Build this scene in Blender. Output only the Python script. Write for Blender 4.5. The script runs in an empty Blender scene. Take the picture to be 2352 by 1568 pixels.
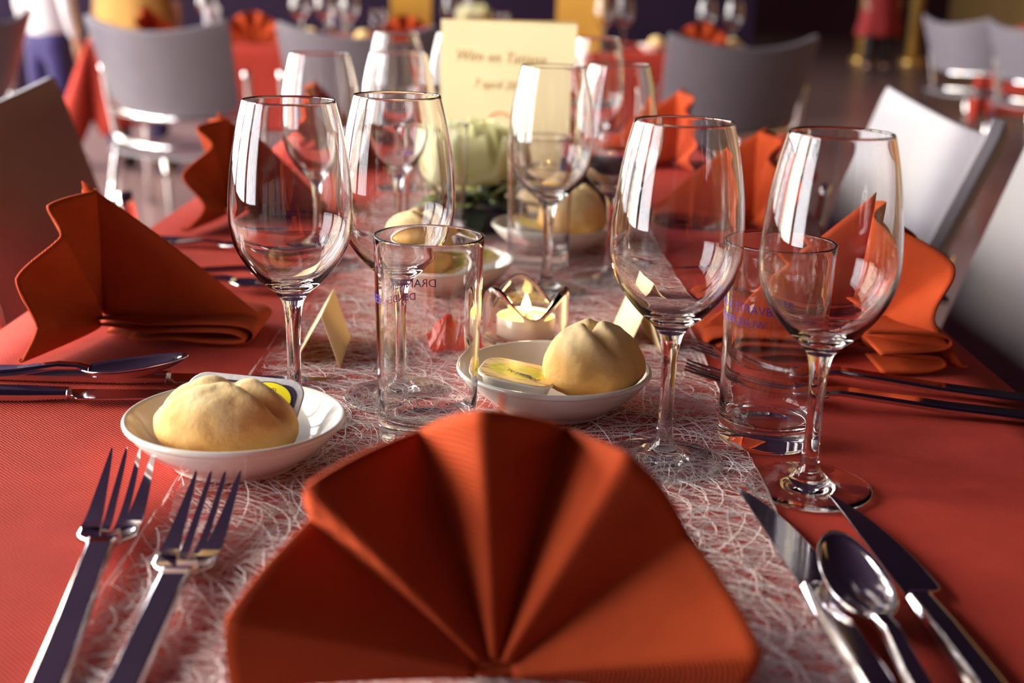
import bpy, math, random
from mathutils import Vector, Matrix, noise
R = math.radians
PI = math.pi
random.seed(7)
scene = bpy.context.scene
col = scene.collection
TZ = 0.75                      # height of the main table top

# ------------------------------------------------------------------ camera
cam_d = bpy.data.cameras.new('camera')
cam_d.sensor_width = 36.0
cam_d.lens = 45.226
cam_d.clip_start = 0.02
cam_d.clip_end = 100
cam_d.dof.use_dof = True
cam_d.dof.focus_distance = 0.84
cam_d.dof.aperture_fstop = 5.2
cam = bpy.data.objects.new('camera', cam_d)
col.objects.link(cam)
cam.matrix_world = (Matrix.Translation((0, 0, TZ + 0.2897)) @ Matrix.Rotation(R(90 - 15.907), 4, 'X')
                    @ Matrix.Rotation(R(1.64), 4, 'Z'))
scene.camera = cam

# ------------------------------------------------------------------ world, daylight, exposure
world = bpy.data.worlds.new('world')
scene.world = world
world.use_nodes = True
world.node_tree.nodes['Background'].inputs[0].default_value = (0.62, 0.60, 0.78, 1)
world.node_tree.nodes['Background'].inputs[1].default_value = 1.0

WX = -5.0                      # plane of the window wall
BAYS = [(-2.5, -0.2), (0.2, 2.5), (2.9, 5.2), (5.6, 7.9), (8.3, 10.6), (11.0, 13.3), (13.7, 16.0)]
WZ0, WZ1 = 0.45, 4.3
for k, (a, b) in enumerate(BAYS):
    ld = bpy.data.lights.new('daylight', 'AREA')
    ld.shape = 'RECTANGLE'
    ld.size = b - a
    ld.size_y = WZ1 - WZ0
    ld.energy = (37.0 if b < 0.5 else 68.0) * (b - a) * (WZ1 - WZ0)
    ld.color = (1.0, 0.90, 0.72) if k % 2 else (0.98, 0.96, 0.98)
    lo = bpy.data.objects.new('daylight', ld)
    lo.location = (WX - 0.35, (a + b) / 2, (WZ0 + WZ1) / 2)
    lo.rotation_euler = (0, R(-90), 0)
    lo.rotation_euler = (R(90), 0, R(-90))
    col.objects.link(lo)

scene.view_settings.view_transform = 'Standard'
scene.view_settings.look = 'None'
scene.view_settings.exposure = 0.48
scene.view_settings.gamma = 1.0
scene.view_settings.use_curve_mapping = False
scene.cycles.max_bounces = 18
scene.cycles.transmission_bounces = 18
scene.cycles.transparent_max_bounces = 24
scene.cycles.glossy_bounces = 6
scene.cycles.diffuse_bounces = 4
scene.cycles.use_denoising = True
scene.cycles.sample_clamp_indirect = 6.0

# ------------------------------------------------------------------ materials
def new_mat(name):
    m = bpy.data.materials.new(name)
    m.use_nodes = True
    nt = m.node_tree
    for n in list(nt.nodes):
        nt.nodes.remove(n)
    out = nt.nodes.new('ShaderNodeOutputMaterial')
    return m, nt, out

def pbr(name, color, rough=0.5, metal=0.0, var=0.0, scale=20.0, bump=0.0, bscale=200.0, color2=None, spec=0.5, coat=0.0, stretch=None, transl=0.0):
    m, nt, out = new_mat(name)
    p = nt.nodes.new('ShaderNodeBsdfPrincipled')
    p.inputs['Base Color'].default_value = (*color, 1)
    p.inputs['Roughness'].default_value = rough
    p.inputs['Metallic'].default_value = metal
    p.inputs['Specular IOR Level'].default_value = spec
    p.inputs['Coat Weight'].default_value = coat
    tc = nt.nodes.new('ShaderNodeTexCoord')
    src = tc.outputs['Object']
    if stretch:
        mp = nt.nodes.new('ShaderNodeMapping')
        mp.inputs['Scale'].default_value = stretch
        nt.links.new(src, mp.inputs['Vector'])
        src = mp.outputs['Vector']
    csock = None
    if var > 0 or color2:
        nz = nt.nodes.new('ShaderNodeTexNoise')
        nz.inputs['Scale'].default_value = scale
        nz.inputs['Detail'].default_value = 4
        nt.links.new(src, nz.inputs['Vector'])
        rp = nt.nodes.new('ShaderNodeValToRGB')
        c2 = color2 or tuple(min(1, c * (1 + var)) for c in color)
        c1 = color if color2 else tuple(c * (1 - var) for c in color)
        rp.color_ramp.elements[0].position = 0.3
        rp.color_ramp.elements[1].position = 0.7
        rp.color_ramp.elements[0].color = (*c1, 1)
        rp.color_ramp.elements[1].color = (*c2, 1)
        nt.links.new(nz.outputs['Fac'], rp.inputs['Fac'])
        csock = rp.outputs['Color']
        nt.links.new(csock, p.inputs['Base Color'])
    if bump > 0:
        nb = nt.nodes.new('ShaderNodeTexNoise')
        nb.inputs['Scale'].default_value = bscale
        nb.inputs['Detail'].default_value = 3
        nt.links.new(src, nb.inputs['Vector'])
        bp = nt.nodes.new('ShaderNodeBump')
        bp.inputs['Strength'].default_value = bump
        bp.inputs['Distance'].default_value = 0.001
        nt.links.new(nb.outputs['Fac'], bp.inputs['Height'])
        nt.links.new(bp.outputs['Normal'], p.inputs['Normal'])
    if transl > 0:
        tr = nt.nodes.new('ShaderNodeBsdfTranslucent')
        if csock:
            nt.links.new(csock, tr.inputs['Color'])
        else:
            tr.inputs['Color'].default_value = (*color, 1)
        mx = nt.nodes.new('ShaderNodeMixShader')
        mx.inputs[0].default_value = transl
        nt.links.new(p.outputs[0], mx.inputs[1])
        nt.links.new(tr.outputs[0], mx.inputs[2])
        nt.links.new(mx.outputs[0], out.inputs[0])
    else:
        nt.links.new(p.outputs[0], out.inputs[0])
    return m

def weave(name, c1, c2, scale=900.0, transl=0.0, rough=0.85):
    """woven cloth: fine diagonal twill relief and a slight colour mottle"""
    m, nt, out = new_mat(name)
    p = nt.nodes.new('ShaderNodeBsdfPrincipled')
    p.inputs['Roughness'].default_value = rough
    p.inputs['Specular IOR Level'].default_value = 0.12
    tc = nt.nodes.new('ShaderNodeTexCoord')
    nz = nt.nodes.new('ShaderNodeTexNoise')
    nz.inputs['Scale'].default_value = 35
    nz.inputs['Detail'].default_value = 6
    nt.links.new(tc.outputs['Object'], nz.inputs['Vector'])
    rp = nt.nodes.new('ShaderNodeValToRGB')
    rp.color_ramp.elements[0].position = 0.3
    rp.color_ramp.elements[1].position = 0.7
    rp.color_ramp.elements[0].color = (*c1, 1)
    rp.color_ramp.elements[1].color = (*c2, 1)
    nt.links.new(nz.outputs['Fac'], rp.inputs['Fac'])
    nt.links.new(rp.outputs['Color'], p.inputs['Base Color'])
    wv = nt.nodes.new('ShaderNodeTexWave')
    wv.bands_direction = 'DIAGONAL'
    wv.inputs['Scale'].default_value = scale / 6.3
    wv.inputs['Distortion'].default_value = 1.5
    wv.inputs['Detail'].default_value = 2
    nt.links.new(tc.outputs['Object'], wv.inputs['Vector'])
    bp = nt.nodes.new('ShaderNodeBump')
    bp.inputs['Strength'].default_value = 0.6
    bp.inputs['Distance'].default_value = 0.0008
    nt.links.new(wv.outputs['Fac'], bp.inputs['Height'])
    nt.links.new(bp.outputs['Normal'], p.inputs['Normal'])
    if transl > 0:
        tr = nt.nodes.new('ShaderNodeBsdfTranslucent')
        nt.links.new(rp.outputs['Color'], tr.inputs['Color'])
        mx = nt.nodes.new('ShaderNodeMixShader')
        mx.inputs[0].default_value = transl
        nt.links.new(p.outputs[0], mx.inputs[1])
        nt.links.new(tr.outputs[0], mx.inputs[2])
        nt.links.new(mx.outputs[0], out.inputs[0])
    else:
        nt.links.new(p.outputs[0], out.inputs[0])
    return m

def glass(name, color=(1, 1, 1), ior=1.5, rough=0.0):
    m, nt, out = new_mat(name)
    g = nt.nodes.new('ShaderNodeBsdfGlass')
    g.inputs['Color'].default_value = (*color, 1)
    g.inputs['IOR'].default_value = ior
    tc = nt.nodes.new('ShaderNodeTexCoord')
    nz = nt.nodes.new('ShaderNodeTexNoise')
    nz.inputs['Scale'].default_value = 60
    mr = nt.nodes.new('ShaderNodeMapRange')
    mr.inputs['To Min'].default_value = 0.0
    mr.inputs['To Max'].default_value = rough
    nt.links.new(tc.outputs['Object'], nz.inputs['Vector'])
    nt.links.new(nz.outputs['Fac'], mr.inputs['Value'])
    nt.links.new(mr.outputs['Result'], g.inputs['Roughness'])
    nt.links.new(g.outputs[0], out.inputs[0])
    return m

def emit(name, color, strength):
    m, nt, out = new_mat(name)
    e = nt.nodes.new('ShaderNodeEmission')
    e.inputs[0].default_value = (*color, 1)
    e.inputs[1].default_value = strength
    nt.links.new(e.outputs[0], out.inputs[0])
    return m

M = {}
M['cloth'] = weave('cloth_red', (0.45, 0.048, 0.033), (0.52, 0.058, 0.039), 1400)
M['napkin'] = weave('napkin_rust', (0.43, 0.058, 0.016), (0.50, 0.072, 0.020), 2200, transl=0.03)
M['glass'] = glass('clear_glass', (1, 1, 1), 1.5, 0.01)
M['holder_glass'] = glass('holder_glass', (1.0, 0.97, 0.93), 1.5, 0.01)
M['steel'] = pbr('steel', (0.62, 0.58, 0.60), 0.10, 1.0, 0.06, 30, 0.02, 90)
M['chrome'] = pbr('chrome', (0.80, 0.78, 0.78), 0.12, 1.0, 0.04, 8)
M['porcelain'] = pbr('porcelain', (0.82, 0.78, 0.72), 0.12, 0, 0.03, 12, coat=0.3)
M['chair'] = pbr('chair_shell', (0.155, 0.138, 0.165), 0.36, 0, 0.05, 14, 0.03, 300)
M['chair_dark'] = pbr('chair_shell_dark', (0.16, 0.10, 0.12), 0.45, 0, 0.06, 14, 0.03, 300)
M['card'] = pbr('cream_card', (0.92, 0.76, 0.44), 0.7, 0, 0.04, 30, 0.02, 400, transl=0.12)
M['menu'] = pbr('menu_card', (0.96, 0.86, 0.58), 0.7, 0, 0.03, 12, 0.02, 400, transl=0.35)
M['gold'] = pbr('golden_card', (0.85, 0.50, 0.08), 0.6, 0, 0.05, 12, transl=0.2)
M['ink'] = pbr('brown_ink', (0.42, 0.26, 0.08), 0.8, 0, 0.1, 40)
M['orange_ink'] = pbr('orange_ink', (0.75, 0.20, 0.03), 0.8, 0, 0.1, 40)
M['print'] = pbr('blue_print', (0.07, 0.04, 0.38), 0.5, 0, 0.1, 40)
M['black_print'] = pbr('black_print', (0.03, 0.025, 0.03), 0.5, 0, 0.1, 40)
M['white_plastic'] = pbr('white_plastic', (0.85, 0.83, 0.80), 0.35, 0, 0.02, 20)
M['foil'] = pbr('foil', (0.80, 0.79, 0.83), 0.28, 0.35, 0.08, 60, 0.3, 220)
M['navy_foil'] = pbr('navy_foil', (0.26, 0.22, 0.36), 0.25, 0.9, 0.1, 40)
M['yellow_print'] = pbr('yellow_print', (0.86, 0.76, 0.02), 0.35, 0, 0.06, 60)
M['wax'] = pbr('wax', (0.92, 0.80, 0.45), 0.4, 0, 0.03, 40, transl=0.3)
M['tealight_cup'] = pbr('tealight_cup', (0.82, 0.76, 0.70), 0.3, 0.3, 0.04, 40)
M['wick'] = pbr('wick', (0.05, 0.03, 0.02), 0.9, 0, 0.1, 300)
M['flame'] = emit('flame', (1.0, 0.62, 0.18), 14.0)
M['red_petal'] = pbr('red_petal', (0.75, 0.07, 0.04), 0.35, 0, 0.2, 60, transl=0.35)
M['rose'] = pbr('rose_petal', (0.96, 0.95, 0.62), 0.55, 0, 0, 14, color2=(0.98, 0.97, 0.84), transl=0.6)
M['leaf'] = pbr('leaf', (0.10, 0.15, 0.03), 0.5, 0, 0, 25, color2=(0.22, 0.27, 0.06), transl=0.15)
M['dark_leaf'] = pbr('dark_leaf', (0.035, 0.05, 0.03), 0.5, 0, 0.3, 25)
M['dark_bowl'] = pbr('dark_bowl', (0.03, 0.025, 0.05), 0.35, 0, 0.2, 10)
M['navy'] = pbr('navy_paper', (0.045, 0.03, 0.16), 0.5, 0, 0.1, 20)
M['floor'] = pbr('floor', (0.20, 0.125, 0.125), 0.26, 0, 0, 0.7, color2=(0.25, 0.155, 0.15))
M['plum'] = pbr('plum_wall', (0.014, 0.006, 0.020), 0.7, 0, 0.15, 1.2, spec=0.1)
M['maroon'] = pbr('maroon_wall', (0.045, 0.014, 0.022), 0.7, 0, 0.15, 1.2, spec=0.1)
M['ceiling'] = pbr('ceiling_paint', (0.012, 0.005, 0.018), 0.9, 0, 0.08, 1.0, spec=0.1)
M['lilac'] = pbr('lilac_wall', (0.07, 0.035, 0.10), 0.9, 0, 0.06, 1.0, spec=0.1)
M['ochre'] = pbr('ochre_wall', (0.50, 0.30, 0.12), 0.85, 0, 0.08, 1.0, spec=0.1)
M['frame'] = pbr('window_frame', (0.05, 0.035, 0.045), 0.5, 0, 0.1, 4)
M['brass'] = pbr('brass', (0.75, 0.48, 0.15), 0.3, 0.7, 0.1, 6)
M['tin'] = pbr('table_wood', (0.25, 0.15, 0.09), 0.5, 0, 0.2, 10)
M['skin'] = pbr('skin', (0.55, 0.32, 0.22), 0.55, 0, 0.06, 30)
M['white_shirt'] = pbr('white_shirt', (0.50, 0.47, 0.50), 0.85, 0, 0.05, 10)
M['blue_trouser'] = pbr('blue_trousers', (0.018, 0.010, 0.085), 0.85, 0, 0.15, 10)
M['mustard'] = pbr('mustard_cloth', (0.42, 0.22, 0.05), 0.85, 0, 0.1, 10)
M['navy_cloth'] = pbr('navy_cloth', (0.03, 0.02, 0.08), 0.85, 0, 0.15, 10)
M['red_cloth'] = pbr('red_dress', (0.30, 0.02, 0.025), 0.85, 0, 0.1, 10)
M['black_cloth'] = pbr('black_cloth', (0.012, 0.008, 0.014), 0.7, 0, 0.2, 10)
M['hair'] = pbr('brown_hair', (0.06, 0.03, 0.02), 0.6, 0, 0.2, 60)

def bread_mat():
    m, nt, out = new_mat('bread_crust')
    p = nt.nodes.new('ShaderNodeBsdfPrincipled')
    p.inputs['Roughness'].default_value = 0.75
    p.inputs['Specular IOR Level'].default_value = 0.25
    tc = nt.nodes.new('ShaderNodeTexCoord')
    sp = nt.nodes.new('ShaderNodeSeparateXYZ')
    nt.links.new(tc.outputs['Object'], sp.inputs[0])
    nz = nt.nodes.new('ShaderNodeTexNoise')
    nz.inputs['Scale'].default_value = 45
    nz.inputs['Detail'].default_value = 6
    nt.links.new(tc.outputs['Object'], nz.inputs['Vector'])
    mr = nt.nodes.new('ShaderNodeMapRange')
    mr.inputs['From Min'].default_value = 0.0
    mr.inputs['From Max'].default_value = 0.055
    nt.links.new(sp.outputs['Z'], mr.inputs['Value'])
    ad = nt.nodes.new('ShaderNodeMath')
    ad.operation = 'MULTIPLY_ADD'
    ad.inputs[1].default_value = 1.1
    nt.links.new(nz.outputs['Fac'], ad.inputs[0])
    nt.links.new(mr.outputs['Result'], ad.inputs[2])
    sb = nt.nodes.new('ShaderNodeMath')
    sb.operation = 'SUBTRACT'
    sb.inputs[1].default_value = 0.58
    nt.links.new(ad.outputs[0], sb.inputs[0])
    rp = nt.nodes.new('ShaderNodeValToRGB')
    rp.color_ramp.elements[0].position = 0.0
    rp.color_ramp.elements[0].color = (0.66, 0.30, 0.06, 1)
    rp.color_ramp.elements[1].position = 0.9
    rp.color_ramp.elements[1].color = (0.89, 0.68, 0.36, 1)
    e = rp.color_ramp.elements.new(0.45)
    e.color = (0.78, 0.47, 0.16, 1)
    nt.links.new(sb.outputs[0], rp.inputs['Fac'])
    nt.links.new(rp.outputs['Color'], p.inputs['Base Color'])
    nb = nt.nodes.new('ShaderNodeTexNoise')
    nb.inputs['Scale'].default_value = 150
    nb.inputs['Detail'].default_value = 8
    nb.inputs['Roughness'].default_value = 0.65
    nt.links.new(tc.outputs['Object'], nb.inputs['Vector'])
    bp = nt.nodes.new('ShaderNodeBump')
    bp.inputs['Strength'].default_value = 0.6
    bp.inputs['Distance'].default_value = 0.0016
    nt.links.new(nb.outputs['Fac'], bp.inputs['Height'])
    nt.links.new(bp.outputs['Normal'], p.inputs['Normal'])
    nt.links.new(p.outputs[0], out.inputs[0])
    return m
M['bread'] = bread_mat()

def fibre_mat():
    m, nt, out = new_mat('white_fibre')
    p = nt.nodes.new('ShaderNodeBsdfPrincipled')
    p.inputs['Roughness'].default_value = 0.4
    tc = nt.nodes.new('ShaderNodeTexCoord')
    nz = nt.nodes.new('ShaderNodeTexNoise')
    nz.inputs['Scale'].default_value = 30
    nt.links.new(tc.outputs['Object'], nz.inputs['Vector'])
    rp = nt.nodes.new('ShaderNodeValToRGB')
    rp.color_ramp.elements[0].color = (0.72, 0.58, 0.62, 1)
    rp.color_ramp.elements[1].color = (0.92, 0.84, 0.80, 1)
    nt.links.new(nz.outputs['Fac'], rp.inputs['Fac'])
    nt.links.new(rp.outputs['Color'], p.inputs['Base Color'])
    nt.links.new(p.outputs[0], out.inputs[0])
    return m
M['fibre'] = fibre_mat()

def film_mat():
    m, nt, out = new_mat('runner_web')
    p = nt.nodes.new('ShaderNodeBsdfDiffuse')
    p.inputs['Color'].default_value = (0.80, 0.66, 0.68, 1)
    t = nt.nodes.new('ShaderNodeBsdfTransparent')
    mx = nt.nodes.new('ShaderNodeMixShader')
    tc = nt.nodes.new('ShaderNodeTexCoord')
    nz = nt.nodes.new('ShaderNodeTexNoise')
    nz.inputs['Scale'].default_value = 28
    nz.inputs['Detail'].default_value = 8
    nz.inputs['Distortion'].default_value = 2.0
    nt.links.new(tc.outputs['Object'], nz.inputs['Vector'])
    mr = nt.nodes.new('ShaderNodeMapRange')
    mr.inputs['From Min'].default_value = 0.35
    mr.inputs['From Max'].default_value = 0.75
    mr.inputs['To Min'].default_value = 0.02
    mr.inputs['To Max'].default_value = 0.30
    nt.links.new(nz.outputs['Fac'], mr.inputs['Value'])
    nt.links.new(mr.outputs['Result'], mx.inputs[0])
    nt.links.new(t.outputs[0], mx.inputs[1])
    nt.links.new(p.outputs[0], mx.inputs[2])
    nt.links.new(mx.outputs[0], out.inputs[0])
    return m
M['film'] = film_mat()

def pane_mat():
    m, nt, out = new_mat('window_pane')
    t = nt.nodes.new('ShaderNodeBsdfTransparent')
    g = nt.nodes.new('ShaderNodeBsdfGlossy')
    g.inputs['Roughness'].default_value = 0.02
    mx = nt.nodes.new('ShaderNodeMixShader')
    mx.inputs[0].default_value = 0.04
    nt.links.new(t.outputs[0], mx.inputs[1])
    nt.links.new(g.outputs[0], mx.inputs[2])
    nt.links.new(mx.outputs[0], out.inputs[0])
    return m
M['pane'] = pane_mat()

def lid_mat():
    """printed lid: yellow-green oval on a straw-coloured sketchy ground"""
    m, nt, out = new_mat('printed_lid')
    p = nt.nodes.new('ShaderNodeBsdfPrincipled')
    p.inputs['Roughness'].default_value = 0.3
    tc = nt.nodes.new('ShaderNodeTexCoord')
    mp = nt.nodes.new('ShaderNodeMapping')
    mp.inputs['Scale'].default_value = (40, 62, 0)
    mp.inputs['Rotation'].default_value = (0, 0, R(-8))
    nt.links.new(tc.outputs['Object'], mp.inputs['Vector'])
    ln = nt.nodes.new('ShaderNodeVectorMath')
    ln.operation = 'LENGTH'
    nt.links.new(mp.outputs['Vector'], ln.inputs[0])
    wv = nt.nodes.new('ShaderNodeTexNoise')
    wv.inputs['Scale'].default_value = 1.0
    wv.inputs['Detail'].default_value = 5
    mp2 = nt.nodes.new('ShaderNodeMapping')
    mp2.inputs['Scale'].default_value = (60, 420, 1)
    mp2.inputs['Rotation'].default_value = (0, 0, R(25))
    nt.links.new(tc.outputs['Object'], mp2.inputs['Vector'])
    nt.links.new(mp2.outputs['Vector'], wv.inputs['Vector'])
    straw = nt.nodes.new('ShaderNodeValToRGB')
    straw.color_ramp.elements[0].position = 0.32
    straw.color_ramp.elements[0].color = (0.45, 0.13, 0.04, 1)
    straw.color_ramp.elements[1].position = 0.5
    straw.color_ramp.elements[1].color = (0.98, 0.74, 0.28, 1)
    nt.links.new(wv.outputs['Fac'], straw.inputs['Fac'])
    nz = nt.nodes.new('ShaderNodeTexNoise')
    nz.inputs['Scale'].default_value = 110
    nt.links.new(tc.outputs['Object'], nz.inputs['Vector'])
    gr = nt.nodes.new('ShaderNodeValToRGB')
    gr.color_ramp.elements[0].position = 0.35
    gr.color_ramp.elements[0].color = (0.56, 0.58, 0.03, 1)
    gr.color_ramp.elements[1].position = 0.65
    gr.color_ramp.elements[1].color = (0.95, 0.80, 0.05, 1)
    nt.links.new(nz.outputs['Fac'], gr.inputs['Fac'])
    st = nt.nodes.new('ShaderNodeMath')
    st.operation = 'LESS_THAN'
    st.inputs[1].default_value = 0.8
    nt.links.new(ln.outputs['Value'], st.inputs[0])
    mx = nt.nodes.new('ShaderNodeMixRGB')
    nt.links.new(st.outputs[0], mx.inputs[0])
    nt.links.new(straw.outputs[0], mx.inputs[1])
    nt.links.new(gr.outputs[0], mx.inputs[2])
    nt.links.new(mx.outputs[0], p.inputs['Base Color'])
    nt.links.new(p.outputs[0], out.inputs[0])
    return m
M['lid'] = lid_mat()

# ------------------------------------------------------------------ mesh helpers
class MB:
    def __init__(s):
        s.v, s.f = [], []
    def add(s, vs, fs):
        b = len(s.v)
        s.v += [tuple(v) for v in vs]
        s.f += [tuple(i + b for i in f) for f in fs]
        return s
    def grid(s, fn, nu, nv, wrap_u=False):
        b = len(s.v)
        n = nu if wrap_u else nu + 1
        for j in range(nv + 1):
            for i in range(n):
                s.v.append(tuple(fn(i / nu, j / nv)))
        for j in range(nv):
            for i in range(nu):
                i2 = (i + 1) % n
                s.f.append((b + j * n + i, b + j * n + i2, b + (j + 1) * n + i2, b + (j + 1) * n + i))
        return s
    def lathe(s, prof, seg=64):
        """revolve (r, z) pairs; r == 0 closes to a pole"""
        rings = []
        for r, z in prof:
            if r <= 1e-9:
                s.v.append((0, 0, z)); rings.append([len(s.v) - 1])
            else:
                st = len(s.v)
                for k in range(seg):
                    a = 2 * PI * k / seg
                    s.v.append((r * math.cos(a), r * math.sin(a), z))
                rings.append(list(range(st, st + seg)))
        for A, B in zip(rings, rings[1:]):
            if len(A) == 1 and len(B) == 1: continue
            for k in range(seg):
                k2 = (k + 1) % seg
                if len(A) == 1: s.f.append((A[0], B[k2], B[k]))
                elif len(B) == 1: s.f.append((A[k], A[k2], B[0]))
                else: s.f.append((A[k], A[k2], B[k2], B[k]))
        return s
    def tube(s, path, rad, seg=10, cap=True, flat=(1, 1)):
        path = [Vector(p) for p in path]
        n = len(path)
        rads = rad if isinstance(rad, (list, tuple)) else [rad] * n
        up = Vector((0, 0, 1))
        b = len(s.v)
        for i, p in enumerate(path):
            t = (path[min(i + 1, n - 1)] - path[max(i - 1, 0)]).normalized()
            x = t.cross(up)
            if x.length < 1e-3: x = t.cross(Vector((0, 1, 0)))
            x.normalize(); y = x.cross(t).normalized()
            for k in range(seg):
                a = 2 * PI * k / seg
                q = p + (x * math.cos(a) * flat[0] + y * math.sin(a) * flat[1]) * rads[i]
                s.v.append(tuple(q))
        for i in range(n - 1):
            for k in range(seg):
                k2 = (k + 1) % seg
                s.f.append((b + i * seg + k, b + i * seg + k2, b + (i + 1) * seg + k2, b + (i + 1) * seg + k))
        if cap:
            s.f.append(tuple(b + k for k in reversed(range(seg))))
            s.f.append(tuple(b + (n - 1) * seg + k for k in range(seg)))
        return s
    def box(s, x0, x1, y0, y1, z0, z1):
        return s.add([(x0, y0, z0), (x1, y0, z0), (x1, y1, z0), (x0, y1, z0), (x0, y0, z1), (x1, y0, z1), (x1, y1, z1), (x0, y1, z1)],
                     [(0, 3, 2, 1), (4, 5, 6, 7), (0, 1, 5, 4), (1, 2, 6, 5), (2, 3, 7, 6), (3, 0, 4, 7)])
    def prism(s, outline, z0, z1):
        n = len(outline)
        vs = [(x, y, z0) for x, y in outline] + [(x, y, z1) for x, y in outline]
        fs = [tuple(reversed(range(n))), tuple(range(n, 2 * n))]
        fs += [(i, (i + 1) % n, n + (i + 1) % n, n + i) for i in range(n)]
        return s.add(vs, fs)
    def build(s, name, mat, parent=None, smooth=True, solid=0.0, bevel=0.0, subsurf=0, offset=0.0, loc=None, rot=None):
        me = bpy.data.meshes.new(name)
        me.from_pydata(s.v, [], s.f)
        me.update()
        if smooth:
            me.polygons.foreach_set('use_smooth', [True] * len(me.polygons))
        me.materials.append(mat)
        o = bpy.data.objects.new(name, me)
        col.objects.link(o)
        if solid:
            md = o.modifiers.new('thickness', 'SOLIDIFY'); md.thickness = solid; md.offset = offset
        if bevel:
            md = o.modifiers.new('bevel', 'BEVEL'); md.width = bevel; md.segments = 2; md.limit_method = 'ANGLE'; md.angle_limit = R(40)
            if smooth:
                md.harden_normals = True
        if subsurf:
            md = o.modifiers.new('sub', 'SUBSURF'); md.levels = subsurf; md.render_levels = subsurf
        if parent: o.parent = parent
        if loc: o.location = loc
        if rot: o.rotation_euler = rot
        return o

def empty(name, loc=(0, 0, 0), rz=0.0, rx=0.0, ry=0.0):
    o = bpy.data.objects.new(name, None)
    o.empty_display_size = 0.05
    col.objects.link(o)
    o.location = loc
    o.rotation_euler = (rx, ry, rz)
    return o

def tag(o, label=None, cat=None, group=None, kind=None):
    if label: o['label'] = label
    if cat: o['category'] = cat
    if group: o['group'] = group
    if kind: o['kind'] = kind
    return o

def struct(o):
    o['kind'] = 'structure'
    return o

def copy_tree(o, parent=None):
    c = o.copy()
    col.objects.link(c)
    c.parent = parent
    for ch in o.children:
        copy_tree(ch, c)
    return c

class Proto:
    """first use hands out the prototype itself, later uses copies with all parts"""
    def __init__(s, root):
        s.root, s.used = root, False
    def put(s, loc, rz, label, cat, group=None, rx=0.0, ry=0.0, scale=None):
        o = copy_tree(s.root) if s.used else s.root
        s.used = True
        o.location = loc
        o.rotation_euler = (rx, ry, rz)
        if scale: o.scale = (scale,) * 3 if not isinstance(scale, tuple) else scale
        tag(o, label, cat, group)
        return o

def catmull(pts, n=6):
    out = []
    P = [Vector((*p, 0)) if len(p) == 2 else Vector(p) for p in pts]
    for i in range(len(P) - 1):
        p0, p1, p2, p3 = P[max(i - 1, 0)], P[i], P[i + 1], P[min(i + 2, len(P) - 1)]
        for k in range(n):
            t = k / n
            out.append(0.5 * (2 * p1 + (p2 - p0) * t + (2 * p0 - 5 * p1 + 4 * p2 - p3) * t * t + (3 * p1 - p0 - 3 * p2 + p3) * t ** 3))
    out.append(P[-1])
    return out
def cat2(pts, n=6):
    return [(max(p.x, 0), p.y) for p in catmull(pts, n)]

def text_mesh(body, size, shear=0.0):
    cu = bpy.data.curves.new('lettering', 'FONT')
    cu.body = body
    cu.size = size
    cu.shear = shear
    cu.align_x = 'CENTER'
    cu.resolution_u = 3
    to = bpy.data.objects.new('lettering', cu)
    col.objects.link(to)
    dg = bpy.context.evaluated_depsgraph_get()
    me = bpy.data.meshes.new_from_object(to.evaluated_get(dg))
    bpy.data.objects.remove(to)
    bpy.data.curves.remove(cu)
    return me

def text_obj(name, body, size, mat, parent, fn=None, shear=0.0, loc=None, rot=None):
    me = text_mesh(body, size, shear)
    me.materials.clear()
    me.materials.append(mat)
    if fn:
        for v in me.vertices:
            v.co = fn(v.co)
    o = bpy.data.objects.new(name, me)
    col.objects.link(o)
    o.parent = parent
    if loc: o.location = loc
    if rot: o.rotation_euler = rot
    return o

def smooth01(a, b, x):
    t = min(1, max(0, (x - a) / (b - a)))
    return t * t * (3 - 2 * t)

# ================================================================== THE ROOM
struct(MB().box(-5.2, 9.2, -6.2, 28.2, -0.06, 0.0).build('floor', M['floor'], smooth=False))
struct(MB().box(-5.2, 9.2, -6.2, 28.2, 4.8, 4.9).build('ceiling', M['ceiling'], smooth=False))
struct(MB().box(-5.2, 9.2, 28.0, 28.2, 0, 4.8).build('wall_far', M['maroon'], smooth=False))
struct(MB().box(-5.0, 1.75, 10.0, 10.2, 0, 4.8).build('wall_partition', M['plum'], smooth=False))
struct(MB().box(9.0, 9.2, -6.2, 28.0, 0, 4.8).build('wall_right', M['ochre'], smooth=False))
struct(MB().box(-5.2, 9.0, -6.2, -6.0, 0, 4.8).build('wall_near', M['lilac'], smooth=False))
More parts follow.
